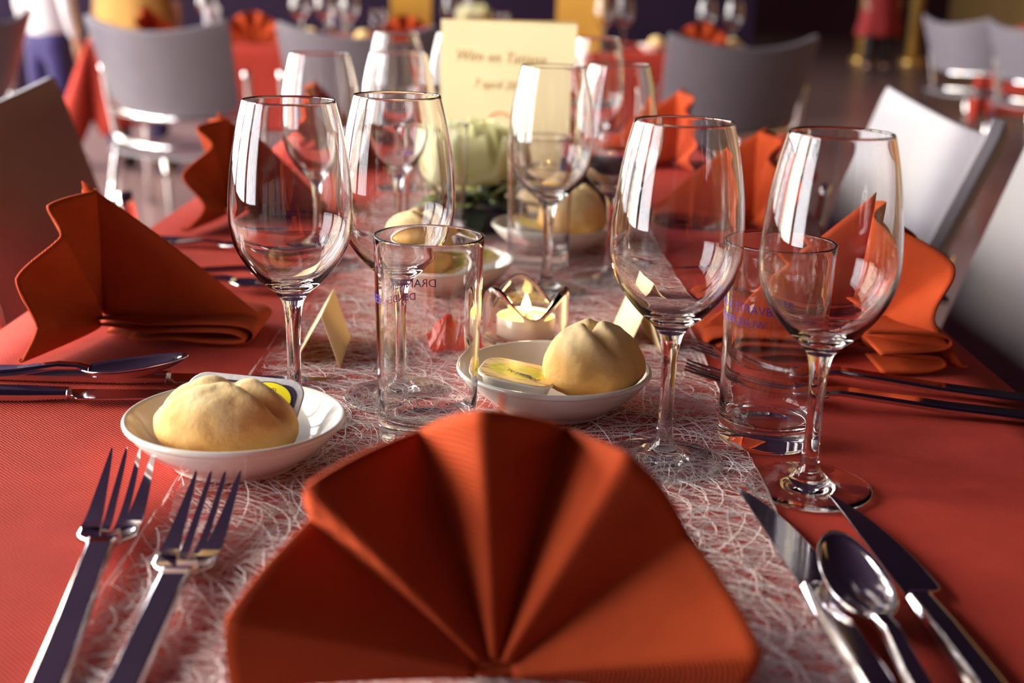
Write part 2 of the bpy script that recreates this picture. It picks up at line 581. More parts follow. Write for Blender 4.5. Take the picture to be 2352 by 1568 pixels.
# window wall: sill, head and piers round the eight openings, each a window with its own frame and panes
wl = MB().box(WX - 0.2, WX, -6.0, 28.0, 0, WZ0).box(WX - 0.2, WX, -6.0, 28.0, WZ1, 4.8)
edges = [-6.0] + [e for b in BAYS for e in b] + [28.0]
for i in range(0, len(edges), 2):
    wl.box(WX - 0.2, WX, edges[i], edges[i + 1], WZ0, WZ1)
struct(wl.build('wall_left', M['lilac'], smooth=False))
for k, (a, b) in enumerate(BAYS):
    fr = MB()
    w = 0.06
    fr.box(WX - 0.14, WX - 0.06, a, a + w, WZ0, WZ1).box(WX - 0.14, WX - 0.06, b - w, b, WZ0, WZ1)
    fr.box(WX - 0.14, WX - 0.06, a + w, b - w, WZ0, WZ0 + w).box(WX - 0.14, WX - 0.06, a + w, b - w, WZ1 - w, WZ1)
    wo = struct(fr.build('window_%d' % (k + 1), M['frame'], smooth=False))
    n = 5
    for j in range(n):
        ya, yb = a + (b - a) * j / n, a + (b - a) * (j + 1) / n
        MB().box(WX - 0.104, WX - 0.096, max(ya, a + w), min(yb, b - w), WZ0 + w, 2.9).build('pane', M['pane'], wo, smooth=False)
        MB().box(WX - 0.104, WX - 0.096, max(ya, a + w), min(yb, b - w), 2.97, WZ1 - w).build('pane', M['pane'], wo, smooth=False)
    for j in range(1, n):
        y = a + (b - a) * j / n
        MB().box(WX - 0.13, WX - 0.07, y - 0.035, y + 0.035, WZ0 + w, WZ1 - w).build('mullion', M['frame'], wo, smooth=False)
    MB().box(WX - 0.13, WX - 0.07, a + w, b - w, 2.9, 2.97).build('transom', M['frame'], wo, smooth=False)

# ================================================================== TABLES AND CLOTHS
def tablecloth(name, x0, x1, y0, y1, drop, label, corner=0.0, parent_loc=(0, 0), rz=0.0, mat=None, top=TZ, seed=1):
    """cloth with a flat top and a softly waving drop whose corners flare out"""
    rnd = random.Random(seed)
    t = empty(name, (parent_loc[0], parent_loc[1], 0), rz)
    th = 0.0015
    mb = MB()
    # top
    mb.grid(lambda u, v: (x0 + (x1 - x0) * u, y0 + (y1 - y0) * v, top), 20, 30)
    # ring path with rounded corners
    r = 0.012
    path = []
    cs = [((x1 - r, y0 + r), -90), ((x1 - r, y1 - r), 0), ((x0 + r, y1 - r), 90), ((x0 + r, y0 + r), 180)]
    for q in range(4):
        (cx, cy), a0 = cs[q]
        for k in range(9):
            a = R(a0 + 90 * k / 8)
            path.append((cx + r * math.cos(a), cy + r * math.sin(a), math.cos(a), math.sin(a), math.sin(PI * k / 8)))
        (nx, ny), na = cs[(q + 1) % 4]
        sx, sy = path[-1][0], path[-1][1]
        ex, ey = nx + r * math.cos(R(na)), ny + r * math.sin(R(na))
        m = max(4, int(math.hypot(ex - sx, ey - sy) / 0.05))
        for k in range(1, m):
            f = k / m
            L = math.hypot(ex - sx, ey - sy)
            cn = max(math.exp(-(f * L / 0.12) ** 2), math.exp(-((1 - f) * L / 0.12) ** 2))
            path.append((sx + (ex - sx) * f, sy + (ey - sy) * f, math.cos(R(na)), math.sin(R(na)), cn * 0.35))
    N = len(path)
    ph = rnd.random() * 6
    def ring(u, v):
        i = int(round(u * N)) % N
        px, py, nx, ny, cn = path[i]
        wv = 0.012 * math.sin(i * 0.9 + ph) + 0.008 * math.sin(i * 2.1 + ph * 2)
        out = 0.004 + v * (0.012 + wv * v + corner * cn)
        z = top - 0.0 - v * (drop + corner * 0.9 * cn)
        if v < 1e-6: out = 0
        return (px + nx * out, py + ny * out, z - (0.0008 if v < 1e-6 else 0))
    b = len(mb.v)
    nv = 8
    for j in range(nv + 1):
        for i in range(N):
            mb.v.append(ring(i / N, j / nv))
    for j in range(nv):
        for i in range(N):
            i2 = (i + 1) % N
            mb.f.append((b + j * N + i, b + (j + 1) * N + i, b + (j + 1) * N + i2, b + j * N + i2))
    mb.build('cloth', mat or M['cloth'], t, solid=th, offset=-1)
    tag(t, label, 'tablecloth')
    return t

def table_under(x0, x1, y0, y1, label, parent_loc=(0, 0), rz=0.0, top=TZ):
    t = empty('banquet_table', (parent_loc[0], parent_loc[1], 0), rz)
    MB().box(x0 + 0.012, x1 - 0.012, y0 + 0.012, y1 - 0.012, top - 0.032, top - 0.003).build('tabletop', M['tin'], t, smooth=False, bevel=0.003)
    for sx in (x0 + 0.08, x1 - 0.08):
        for sy in (y0 + 0.12, y1 - 0.12):
            MB().tube([(sx, sy, 0), (sx, sy, top - 0.032)], 0.018, 12).build('leg', M['chrome'], t)
    tag(t, label, 'table')
    return t

TX0, TX1, TY0, TY1 = -0.417, 0.378, 0.36, 2.5
table_under(TX0, TX1, TY0, TY1, 'long banquet table hidden under the cloth that carries the menu card')
tablecloth('tablecloth', TX0, TX1, TY0, TY1, 0.22, 'red twill tablecloth under the white fibre runner', 0.03)
# table behind: front-left corner (-1.66, 5.02), front-right (1.0, 5.31)
T2 = (-1.66, 5.02); T2R = math.atan2(0.26, 2.66)
table_under(0, 2.68, 0, 0.85, 'banquet table under a red cloth behind the three grey chairs', T2, T2R)
tablecloth('tablecloth', 0, 2.68, 0, 0.85, 0.30, 'red tablecloth with flaring corners behind the grey chairs', 0.20, T2, T2R, seed=3)
T3 = (2.86, 8.10); T3R = R(-24)
table_under(0, 1.6, 0, 4.2, 'banquet table under a red cloth by the lilac chairs', T3, T3R)
tablecloth('tablecloth', 0, 1.6, 0, 4.2, 0.45, 'bright red tablecloth beyond the pair of lilac chairs', 0.10, T3, T3R, seed=5)

# ------------------------------------------------------------------ runner of white fibres
run = empty('table_runner', (0, 0, TZ))
tag(run, 'white angel-hair fibre runner along the middle of the red tablecloth', 'table runner')
RX0, RX1, RY0, RY1 = -0.188, 0.148, 0.375, 2.35
def wob(y, k):
    return 0.0025 * math.sin(y * 23 + k) + 0.002 * math.sin(y * 71 + 2 * k)
MB().grid(lambda u, v: (RX0 + (RX1 - RX0) * u + wob(RY0 + (RY1 - RY0) * v, u * 3), RY0 + (RY1 - RY0) * v, 0.0004), 10, 140).build('web', M['film'], run)
fb = MB()
rnd = random.Random(11)
NF = 12500
for k in range(NF):
    y = RY0 + (RY1 - RY0) * rnd.random() ** 1.5
    x = RX0 + (RX1 - RX0) * rnd.random()
    a = rnd.gauss(0.0, 0.9) + (0 if rnd.random() < 0.7 else PI / 2)
    L = rnd.uniform(0.025, 0.10)
    cv = rnd.gauss(0, 22)
    w = rnd.uniform(0.00010, 0.00028)
    z0 = 0.0006 + rnd.random() ** 2 * 0.0022
    lift = rnd.uniform(0, 0.0022)
    n = 6
    pts = []
    px, py, an = x, y, a
    for i in range(n + 1):
        pts.append((px, py, an, z0 + lift * math.sin(PI * i / n)))
        an += cv * L / n
        px += math.cos(an) * L / n
        py += math.sin(an) * L / n
    pts = [(min(RX1 + 0.004, max(RX0 - 0.004, q[0])), max(RY0, q[1]), q[2], q[3]) for q in pts]
    b = len(fb.v)
    for q in pts:
        nx, ny = -math.sin(q[2]), math.cos(q[2])
        fb.v.append((q[0] - nx * w, q[1] - ny * w, q[3]))
        fb.v.append((q[0] + nx * w, q[1] + ny * w, q[3] + w * 0.8))
    for i in range(n):
        fb.f.append((b + 2 * i, b + 2 * i + 2, b + 2 * i + 3, b + 2 * i + 1))
fo = fb.build('fibre', M['fibre'], run, smooth=False)
fo['kind'] = 'stuff'

# ================================================================== TABLEWARE PROTOTYPES
TOP = TZ + 0.0012      # things stand here

def make_wine_glass():
    t = empty('wine_glass')
    foot = cat2([(0, 0.0006), (0.020, 0.0004), (0.0345, 0.0), (0.0372, 0.0010), (0.0370, 0.0024), (0.0330, 0.0032), (0.020, 0.0046), (0.0125, 0.0066), (0.0088, 0.0100)], 5)
    stem = cat2([(0.0088, 0.0100), (0.0064, 0.0140), (0.0052, 0.0200), (0.0046, 0.0320), (0.0045, 0.0500), (0.0049, 0.0660), (0.0060, 0.0765), (0.0080, 0.0835)], 6)
    bowl = cat2([(0.0080, 0.0835), (0.0120, 0.0885), (0.0200, 0.0955), (0.0290, 0.1060), (0.0355, 0.1175), (0.0387, 0.1290), (0.0394, 0.1390), (0.0389, 0.1520),
                 (0.0370, 0.1710), (0.0335, 0.1910), (0.0297, 0.2070), (0.0290, 0.2095), (0.0285, 0.2103), (0.0279, 0.2096), (0.0284, 0.2070), (0.0324, 0.1910),
                 (0.0359, 0.1710), (0.0378, 0.1520), (0.0383, 0.1390), (0.0375, 0.1295), (0.0342, 0.1185), (0.0275, 0.1075), (0.0180, 0.0980), (0.0080, 0.0935), (0, 0.0925)], 5)
    MB().lathe(foot, 72).build('foot', M['glass'], t)
    MB().lathe(stem, 48).build('stem', M['glass'], t)
    MB().lathe(bowl, 96).build('bowl', M['glass'], t)
    return t
WG = Proto(make_wine_glass())

def make_tumbler(text_dir):
    t = empty('tumbler')
    ro, rb, H = 0.0343, 0.0312, 0.1324
    def rr(z): return rb + (ro - rb) * z / H
    prof = [(0, 0.0010), (0.022, 0.0006), (rb - 0.003, 0.0), (rb - 0.0006, 0.0012), (rb, 0.004)]
    prof += [(rr(z), z) for z in (0.010, 0.016, 0.04, 0.07, 0.10, 0.125)]
    prof += [(ro - 0.0009 + 0.0011 * math.cos(R(a)), 0.1312 + 0.0012 * math.sin(R(a))) for a in (0, 20, 40, 60, 80, 100, 120, 140, 160, 180)]
    prof += [(rr(z) - 0.0020, z) for z in (0.125, 0.10, 0.07, 0.04, 0.022)]
    prof += [(rb - 0.0035, 0.0155), (rb - 0.008, 0.0135), (0, 0.0130)]
    MB().lathe(prof, 96).build('body', M['glass'], t)
    # printed lettering wrapped round the outside; text_dir is the azimuth of its middle
    def wrap(zc):
        def fn(co):
            z = zc + co.y
            r = rr(z) + 0.00025
            a = text_dir + co.x / r
            return Vector((r * math.cos(a), r * math.sin(a), z))
        return fn
    text_obj('lettering', 'DRANKEN STRAVBIER', 0.0078, M['print'], t, wrap(0.0915))
    text_obj('lettering', 'DENDERLEEUW', 0.0068, M['print'], t, wrap(0.0830))
    return t

def make_dish():
    t = empty('bread_dish')
    prof = cat2([(0, 0.0030), (0.028, 0.0028), (0.0345, 0.0010), (0.0362, 0.0), (0.0385, 0.0004), (0.0400, 0.0030), (0.0470, 0.0078), (0.0560, 0.0150), (0.0622, 0.0222), (0.0636, 0.0250),
                 (0.0658, 0.0262), (0.0662, 0.0282), (0.0648, 0.0296), (0.0628, 0.0286), (0.0600, 0.0250), (0.0520, 0.0150), (0.0420, 0.0085), (0.0280, 0.0058), (0, 0.0050)], 4)
    MB().lathe(prof, 80).build('bowl', M['porcelain'], t)
    return t
DISH = Proto(make_dish())

def make_roll(seed, rx, ry, rz, grooves, name='bread_roll', gd=0.16):
    """bun with deep folds running down from its crown"""
    off = Vector((seed * 3.7, seed * 1.3, 0))
    def fn(u, v):
        th = PI * v
        ph = 2 * PI * u
        d = Vector((math.sin(th) * math.cos(ph), math.sin(th) * math.sin(ph), math.cos(th)))
        k = 1.0
        for (ga, tw, depth, wid, reach) in grooves:
            a = ga + tw * th
            da = math.atan2(math.sin(ph - a), math.cos(ph - a))
            dist = abs(da) * max(math.sin(th), 0.02)
            if abs(da) > PI / 2: dist = 9
            k -= depth * math.exp(-(dist / wid) ** 2) * (1 - smooth01(reach * 0.5, reach, th))
            k += depth * 0.30 * math.exp(-((dist - wid * 2.4) / (wid * 1.6)) ** 2) * (1 - smooth01(reach * 0.5, reach, th)) * smooth01(0.05, 0.4, th)
        k += 0.030 * noise.noise(d * 1.7 + off) + 0.016 * noise.noise(d * 4 + off) + 0.006 * noise.noise(d * 11 + off)
        # flattened underside, full shoulders
        z = d.z
        zz = rz * (z if z > 0 else z * 0.62)
        e = 1 + 0.05 * (1 - z * z)
        return (rx * d.x * k * e, ry * d.y * k * e, zz * k + rz * 0.62)
    o = MB().grid(fn, 120, 72, wrap_u=True).build(name, M['bread'])
    return o

def fan_napkin(seed=0, ridges=5, R0=0.115, amp=0.0135, bow=0.024, lean=0.010, loops=True, folds=None, crisp=0.25, xs=1.0, even=0.0, flap=False):
    """pleated fan standing on edge (faces local -Y), a folded triangular brace behind (+Y), rolled base layers"""
    rnd = random.Random(seed)
    t = empty('fan_napkin')
    jit = [rnd.uniform(-0.10, 0.10) for _ in range(ridges * 2 + 3)]
    asc = [rnd.uniform(0.8, 1.2) for _ in range(ridges * 2 + 3)]
    nseg = len(folds) - 1 if folds else ridges * 2
    first = -1 if folds else 1
    if flap: asc[0] = -0.5
    def wave(u):
        x = u * nseg
        i = int(min(nseg - 1, x)); f = x - i
        f2 = 0.5 - 0.5 * math.cos(PI * f)
        f2 = (1 - crisp) * f2 + crisp * f
        a = first * (1 if i % 2 == 0 else -1) * asc[i]
        b = first * (1 if (i + 1) % 2 == 0 else -1) * asc[i + 1]
        return a + (b - a) * f2
    def ang(u):
        x = u * nseg
        i = int(min(nseg - 1, x)); f = x - i
        if folds: return R(folds[i] + (folds[i + 1] - folds[i]) * f)
        j = jit[i] * (1 - f) + jit[i + 1] * f
        return PI * (1.035 - 1.07 * (u + j * 0.35 / nseg))
    def fan(u, v):
        r = 0.010 + (R0 - 0.010) * v
        th = ang(u)
        w = wave(u)
        a = amp * (0.10 + 0.90 * v)
        rr_ = r * (1 + even * 0.06 * w * v)
        x = rr_ * math.cos(th) * xs
        z = rr_ * math.sin(th)
        y = -a * w - (lean * math.sin(th) + bow * math.cos(th) ** 2) * v ** 1.4
        zz = max(z + 0.005, 0.0022 + 0.004 * (0.5 + 0.5 * w))
        return (x, y, zz)
    MB().grid(fan, nseg * 12, 20).build('fan', M['napkin'], t, solid=0.0022, offset=0.0)
    # brace: two plies meeting in the sloping fold
    L = 0.128
    def brace(side):
        def fn(u, v):
            y = 0.002 + (L - 0.002) * u
            ztop = 0.016 + (R0 * 0.985 - 0.002) * max(0.0, 1 - u) ** 0.94
            z = 0.014 + (ztop - 0.014) * v
            bulge = 0.010 * math.sin(PI * min(1, u * 1.1)) * (1 - v) ** 0.8 * side
            yy = y - lean * v * (1 - u)
            return (bulge + 0.0012 * side * (1 - v) + 0.0015 * math.sin(u * 7 + seed), yy, z)
        return fn
    mb = MB().grid(brace(1), 20, 14)
    mb.grid(brace(-1), 20, 14)
    mb.build('brace', M['napkin'], t, solid=0.0018, offset=0.0)
    # base layers: flattened loops lying on the table under the brace
    if loops:
        for li, (z1, back, ex) in enumerate(((0.0165, 0.006, 0.036), (0.0120, 0.030, 0.042))):
            prof = catmull([(0, 0.000, z1 - 0.004), (0, L * 0.35, z1 - 0.001), (0, L * 0.78, z1 + 0.001), (0, L - 0.004 - 0.006 * li, z1 - 0.001), (0, L + 0.002 - 0.006 * li, z1 * 0.55),
                            (0, L - 0.006 - 0.006 * li, 0.0022 + 0.002 * li), (0, L * 0.72, 0.0022 + 0.002 * li), (0, L * 0.5, 0.005 + 0.001 * li), (0, back, 0.0020 + 0.0015 * li)], 6)
            n = len(prof) - 1
            def lp(u, v, prof=prof, ex=ex, n=n):
                p = prof[int(round(u * n))]
                x = (v * 2 - 1) * (ex * (0.35 + 0.65 * smooth01(0, 0.05, p.y)) )
                return (x, p.y, p.z)
            MB().grid(lp, n, 6).build('base_fold', M['napkin'], t, solid=0.0016, offset=0.0)
    return t

# ---------------------------------------------------------------- cutlery (local +Y points to the tip, z = 0 is the table)
def bar(mb, ys, widths, zs, thick, crown=0.35):
    """flat bar with bevelled upper edges; stations along y"""
    b = len(mb.v)
    for y, w, z, th in zip(ys, widths, zs, thick):
        h = w / 2
        mb.v += [(-h, y, z), (-h, y, z + th * 0.55), (-h * (1 - crown), y, z + th), (h * (1 - crown), y, z + th), (h, y, z + th * 0.55), (h, y, z)]
    n = len(ys)
    for i in range(n - 1):
        for k in range(6):
            k2 = (k + 1) % 6
            mb.f.append((b + i * 6 + k, b + i * 6 + k2, b + (i + 1) * 6 + k2, b + (i + 1) * 6 + k))
    mb.f.append(tuple(b + k for k in range(6)))
    mb.f.append(tuple(b + (n - 1) * 6 + k for k in reversed(range(6))))

def make_fork():
    t = empty('table_fork')
    mb = MB()
    ys = [-0.150, -0.148, -0.10, -0.05, 0.0, 0.012, 0.020]
    bar(mb, ys, [0.0150, 0.0165, 0.0162, 0.0150, 0.0138, 0.0138, 0.016], [0.0004, 0.0004, 0.001, 0.003, 0.0075, 0.0085, 0.0078], [0.003, 0.0045, 0.005, 0.005, 0.0045, 0.004, 0.003], 0.16)
    mb.build('handle', M['steel'], t, smooth=False, bevel=0.0006)
    hd = MB()
    def zc(y):      # side curve of the head
        s = max(0.0, (y - 0.020) / 0.085)
        return 0.0078 - 0.0085 * math.sin(min(1, s * 2.2) * PI / 2) * (1 - s) + 0.013 * s ** 1.8
    ny = 6
    def root(u, v):
        y = 0.018 + 0.020 * v
        w = 0.0075 + (0.0150 - 0.0075) * smooth01(0, 0.55, v)
        x = (u * 2 - 1) * w
        return (x, y, zc(y) + 0.0035 * (abs(u * 2 - 1)) ** 2.5 * v)
    hd.grid(root, 14, ny)
    ho = hd.build('head', M['steel'], t, solid=0.0022, offset=0.0)
    spec = [(-0.0104, 0.0092, -0.0132), (-0.0033, 0.0040, -0.0040), (0.0033, 0.0040, 0.0040), (0.0104, 0.0092, 0.0132)]
    for q, (xc, w0, xt) in enumerate(spec):
        tm = MB()
        n = 10
        for i in range(n + 1):
            f = i / n
            y = 0.036 + 0.068 * f
            outer = q in (0, 3)
            w = w0 * (1 - f) ** (0.8 if outer else 0.45) * 0.5 + 0.0004
            sgn = -1 if q < 2 else 1
            xm = xc + (xt - xc) * smooth01(0, 0.5, f) * (0.25 if outer else 0.8)
            if outer: xm = (xc + sgn * w0 / 2) - sgn * w - sgn * 0.0025 * f * f
            z = zc(y) + (0.0025 * (1 - f) if outer else 0.0)
            h = 0.0011 * (1 - 0.4 * f)
            tm.v += [(xm - w, y, z - h), (xm - w, y, z + h), (xm + w, y, z + h), (xm + w, y, z - h)]
        for i in range(n):
            for k in range(4):
                k2 = (k + 1) % 4
                tm.f.append((i * 4 + k, i * 4 + k2, (i + 1) * 4 + k2, (i + 1) * 4 + k))
        tm.f.append((3, 2, 1, 0))
        tm.f.append(tuple(n * 4 + k for k in range(4)))
        tm.build('tine', M['steel'], ho, smooth=False)
    return t
FORK = Proto(make_fork())

def make_knife():
    t = empty('table_knife')
    mb = MB()
    bar(mb, [-0.135, -0.133, -0.08, -0.03, 0.0], [0.0140, 0.0155, 0.0165, 0.0155, 0.0130], [0.0, 0.0, 0.0, 0.0, 0.0012], [0.006, 0.0075, 0.0085, 0.0080, 0.0060], 0.30)
    mb.build('handle', M['steel'], t, smooth=False, bevel=0.0008)
    # blade: straight back on the left, bellied edge on the right, pointed tip
    L = 0.128
    right = [(0.0065, -0.002), (0.0075, 0.004), (0.0128, 0.007), (0.0138, 0.014), (0.0132, 0.034), (0.0108, 0.060), (0.0065, 0.086), (0.0010, 0.107), (-0.0048, 0.122), (-0.0085, L)]
    left = [(-0.0075, 0.118), (-0.0072, 0.10), (-0.0070, 0.06), (-0.0068, 0.02), (-0.0065, -0.002)]
    ol = [(p.x, p.y) for p in catmull([(*p, 0) for p in right], 4)] + left
    bm_ = MB()
    n = len(ol)
    zt, zb = 0.0048, 0.0034
    bm_.v += [(x, y, zb) for x, y in ol] + [(x, y, zt) for x, y in ol]
    bm_.f.append(tuple(reversed(range(n))))
    bm_.f.append(tuple(range(n, 2 * n)))
    bm_.f += [(i, (i + 1) % n, n + (i + 1) % n, n + i) for i in range(n)]
    bm_.build('blade', M['steel'], t, smooth=False, bevel=0.0005)
    return t
KNIFE = Proto(make_knife())

def make_spoon():
    t = empty('dessert_spoon')
    mb = MB()
    bar(mb, [-0.150, -0.148, -0.09, -0.04, -0.012, 0.002, 0.010], [0.0135, 0.015, 0.0145, 0.0125, 0.010, 0.010, 0.012], [0.0005, 0.0005, 0.002, 0.006, 0.0105, 0.0105, 0.0090], [0.003, 0.0045, 0.005, 0.005, 0.0045, 0.0035, 0.0025], 0.25)
    mb.build('handle', M['steel'], t, smooth=False, bevel=0.0006)
    Lb = 0.074
    def bowl(u, v):
        a = 2 * PI * u
        r = v
        yy = math.cos(a) * r
        xx = math.sin(a) * r
        wy = 0.0185 * (1 - 0.12 * yy)
        x = xx * wy
        y = 0.004 + Lb / 2 + yy * Lb / 2
        depth = 0.0095 * (1 - r * r) ** 0.8 if r < 1 else 0
        rim = 0.0105 + 0.010 * max(0.0, (y - 0.004) / Lb) ** 1.3
        return (x, y, rim - depth)
    MB().grid(bowl, 48, 12, wrap_u=True).build('bowl', M['steel'], t, solid=0.0014, offset=0.0)
    return t
SPOON = Proto(make_spoon())

# ================================================================== THE NEAR PLACE SETTING
fan = fan_napkin(3, 5, 0.121, 0.0185, folds=[178, 161, 143, 131, 111, 93, 74, 63, 38, 18, -3], crisp=0.75, xs=0.84, bow=0.018, even=1.0, flap=True)
fan.rotation_euler.z = R(-3)
fan.location = (-0.003, 0.480, TOP)
tag(fan, 'rust fan napkin between the forks and the dessert spoon, seen face on', 'napkin')

def lay(proto, tip, end, length_mid, label, cat, group=None, z=TOP, rx=0.0, ry=0.0, scale=None):
    """lay a piece of cutlery: origin at tip minus length_mid along the line end -> tip"""
    d = Vector((tip[0] - end[0], tip[1] - end[1], 0)).normalized()
    o = Vector((tip[0], tip[1], 0)) - d * length_mid
    return proto.put((o.x, o.y, z), math.atan2(-d.x, d.y), label, cat, group, rx, ry, scale)

lay(FORK, (-0.2160, 0.694), (-0.187, 0.470), 0.124, 'steel fork on bare red cloth, the outer of the two left of the fan napkin', 'fork', scale=(1, 1.19, 1))
lay(FORK, (-0.1600, 0.663), (-0.1550, 0.470), 0.124, 'steel fork lying on the runner edge beside the big fan napkin', 'fork', scale=(1, 1.19, 1))
lay(KNIFE, (0.141, 0.702), (0.158, 0.490), 0.128, 'steel knife nearest the big fan napkin, blade end on the runner edge', 'knife')
lay(KNIFE, (0.193, 0.695), (0.205, 0.495), 0.128, 'steel knife whose tip reaches the foot of a wine glass', 'knife')
lay(SPOON, (0.1660, 0.604), (0.1735, 0.490), 0.078, 'steel dessert spoon lying between the two knives by the fan napkin', 'spoon', z=TOP + 0.001, scale=(0.86, 1, 1))

# ================================================================== GLASSES
wg = [
 (0.178, 0.7129, 'empty wine glass on bare red cloth, knife tip at its foot'),
 (0.0959, 0.7498, 'empty wine glass standing on the runner beside the bread dish with the printed butter tub'),
 (-0.1426, 0.8066, 'empty wine glass rising behind the roll with the foil butter pack'),
 (-0.0802, 0.8592, 'empty wine glass just behind the tumbler with lettering on its far side'),
 (-0.1943, 1.2751, 'empty wine glass standing beside the fork tips and the far bread dish'),
 (-0.1229, 1.3274, 'empty wine glass left of the white rose, second pair from the left forks'),
 (0.0307, 1.1888, 'empty wine glass in front of the menu card, its foot just behind the tea light'),
 (0.0943, 1.2415, 'empty wine glass right of the menu card, beside another glass by the tea light'),
 (-0.165, 1.765, 'blurred wine glass left of the menu card, beyond the white rose'),
 (-0.085, 1.80, 'blurred wine glass touching the left edge of the menu card in view'),
 (0.105, 1.78, 'blurred wine glass just right of the menu card, beyond the navy box'),
]
for x, y, lb in wg:
    WG.put((x, y, TOP), random.uniform(0, 6), lb, 'wine glass', 'wine glasses on the main table')

# lettering azimuth: the near-right tumbler shows it on its front-left, the left one through its back
tum_r = make_tumbler(R(207))
tum_r.location = (0.1679, 0.7946, TOP)
tag(tum_r, 'straight tumbler with blue lettering readable on its near side', 'tumbler', 'lettered tumblers')
tum_l = make_tumbler(R(150))
tum_l.location = (-0.0532, 0.7835, TOP)
tag(tum_l, 'straight tumbler with blue lettering seen mirrored through its far side', 'tumbler', 'lettered tumblers')
tum_c = copy_tree(tum_l); tum_c.location = (0.024, 1.3065, TOP); tum_c.rotation_euler.z = R(-95)
tag(tum_c, 'straight tumbler in front of the menu card, beside the far bread dish', 'tumbler', 'lettered tumblers')
tum_d = copy_tree(tum_l); tum_d.location = (-0.088, 1.410, TOP); tum_d.rotation_euler.z = R(20)
tag(tum_d, 'straight tumbler left of the white rose arrangement, behind the wine glasses', 'tumbler', 'lettered tumblers')

# ================================================================== BREAD DISHES
D1 = (-0.1655, 0.7323); D2 = (0.0308, 0.8500); D3 = (-0.066, 1.195); D4 = (0.040, 1.385)
DISH.put((*D1, TOP), 0, 'white porcelain dish with a crusty roll beside the two near forks', 'dish')
DISH.put((*D2, TOP), 1, 'white porcelain dish in front of the tea light, with roll and printed tub', 'dish')
DISH.put((*D3, TOP), 2, 'white porcelain dish behind the mirrored-lettering tumbler', 'dish')
DISH.put((*D4, TOP), 3, 'white porcelain dish with a roll in front of the navy box', 'dish')

r1 = make_roll(1, 0.0405, 0.035, 0.0300, [(R(-38), 0.15, 0.22, 0.10, 1.35), (R(195), -0.25, 0.15, 0.12, 1.4), (R(80), 0.1, 0.10, 0.16, 1.2)])
r1.location = (D1[0] - 0.0030, D1[1] - 0.014, TOP + 0.0060)
r1.rotation_euler = (R(-4), R(3), R(4))
tag(r1, 'wide crusty bread roll with floury folds, foil butter pack behind it', 'bread roll')
r2 = make_roll(2, 0.0340, 0.033, 0.0320, [(R(-92), 0.45, 0.19, 0.10, 1.35), (R(150), 0.3, 0.16, 0.10, 1.2), (R(45), 0.2, 0.15, 0.10, 1.2)])
r2.location = (D2[0] + 0.0280, D2[1] - 0.008, TOP + 0.0110)
r2.rotation_euler = (R(-6), R(-6), 0)
tag(r2, 'round smooth pale bread roll with a three-way fold beside the printed tub', 'bread roll')
r3 = make_roll(3, 0.037, 0.034, 0.038, [(R(-70), 0.3, 0.14, 0.13, 1.25), (R(150), 0.2, 0.13, 0.13, 1.2), (R(40), 0.2, 0.12, 0.13, 1.2)])
r3.location = (D3[0] - 0.022, D3[1], TOP + 0.008)
tag(r3, 'bread roll in the dish seen through the mirrored-lettering tumbler', 'bread roll')
r4 = make_roll(4, 0.036, 0.033, 0.038, [(R(-40), 0.3, 0.14, 0.13, 1.25), (R(170), 0.2, 0.13, 0.13, 1.2), (R(60), 0.2, 0.12, 0.13, 1.2)])
r4.location = (D4[0] + 0.022, D4[1] - 0.002, TOP + 0.0105)
tag(r4, 'golden bread roll in the dish in front of the navy box', 'bread roll')

def rrect(w, h, r, n=6):
    pts = []
    for cx, cy, a0 in ((w / 2 - r, h / 2 - r, 0), (-w / 2 + r, h / 2 - r, 90), (-w / 2 + r, -h / 2 + r, 180), (w / 2 - r, -h / 2 + r, 270)):
        for k in range(n + 1):
            a = R(a0 + 90 * k / n)
            pts.append((cx + r * math.cos(a), cy + r * math.sin(a)))
    return pts
def loft(mb, loops):
    """loops: list of (outline, z); equal counts"""
    b = len(mb.v)
    n = len(loops[0][0])
    for ol, z in loops:
        mb.v += [(x, y, z) for x, y in ol]
    for i in range(len(loops) - 1):
        for k in range(n):
            k2 = (k + 1) % n
            mb.f.append((b + i * n + k, b + i * n + k2, b + (i + 1) * n + k2, b + (i + 1) * n + k))
    mb.f.append(tuple(b + k for k in reversed(range(n))))
    mb.f.append(tuple(b + (len(loops) - 1) * n + k for k in range(n)))
    return mb

def make_tub(w, h, d, r, body_mat, rim_mat):
    t = empty('butter_tub')
    loft(MB(), [(rrect(w * 0.78, h * 0.76, r * 0.8), 0), (rrect(w * 0.9, h * 0.88, r * 0.9), d * 0.92)]).build('cup', body_mat, t, bevel=0.0005)
    loft(MB(), [(rrect(w, h, r), d * 0.92), (rrect(w, h, r), d * 0.97), (rrect(w * 0.985, h * 0.98, r), d)]).build('rim', rim_mat, t, smooth=False)
    return t
# foil pack leaning behind the first roll
tb = make_tub(0.078, 0.050, 0.012, 0.012, M['foil'], M['foil'])
loft(MB(), [(rrect(0.069, 0.041, 0.009), 0.0121), (rrect(0.069, 0.041, 0.009), 0.0124)]).build('label_print', M['navy_foil'], tb, smooth=False)
el = [(0.017 * math.cos(2 * PI * k / 40), 0.0125 * math.sin(2 * PI * k / 40)) for k in range(40)]
loft(MB(), [([(0.015 + x * 1.05, 0.0085 + y * 1.06) for x, y in el], 0.01245), ([(0.015 + x * 1.05, 0.0085 + y * 1.06) for x, y in el], 0.0126)]).build('oval_edge', M['black_print'], tb, smooth=False)
loft(MB(), [([(0.015 + x, 0.0085 + y) for x, y in el], 0.01262), ([(0.015 + x, 0.0085 + y) for x, y in el], 0.0128)]).build('oval_print', M['yellow_print'], tb, smooth=False)
text_obj('lettering', 'T', 0.0095, M['black_print'], tb, loc=(0.0115, 0.0110, 0.01290), rot=(0, 0, R(-14)))
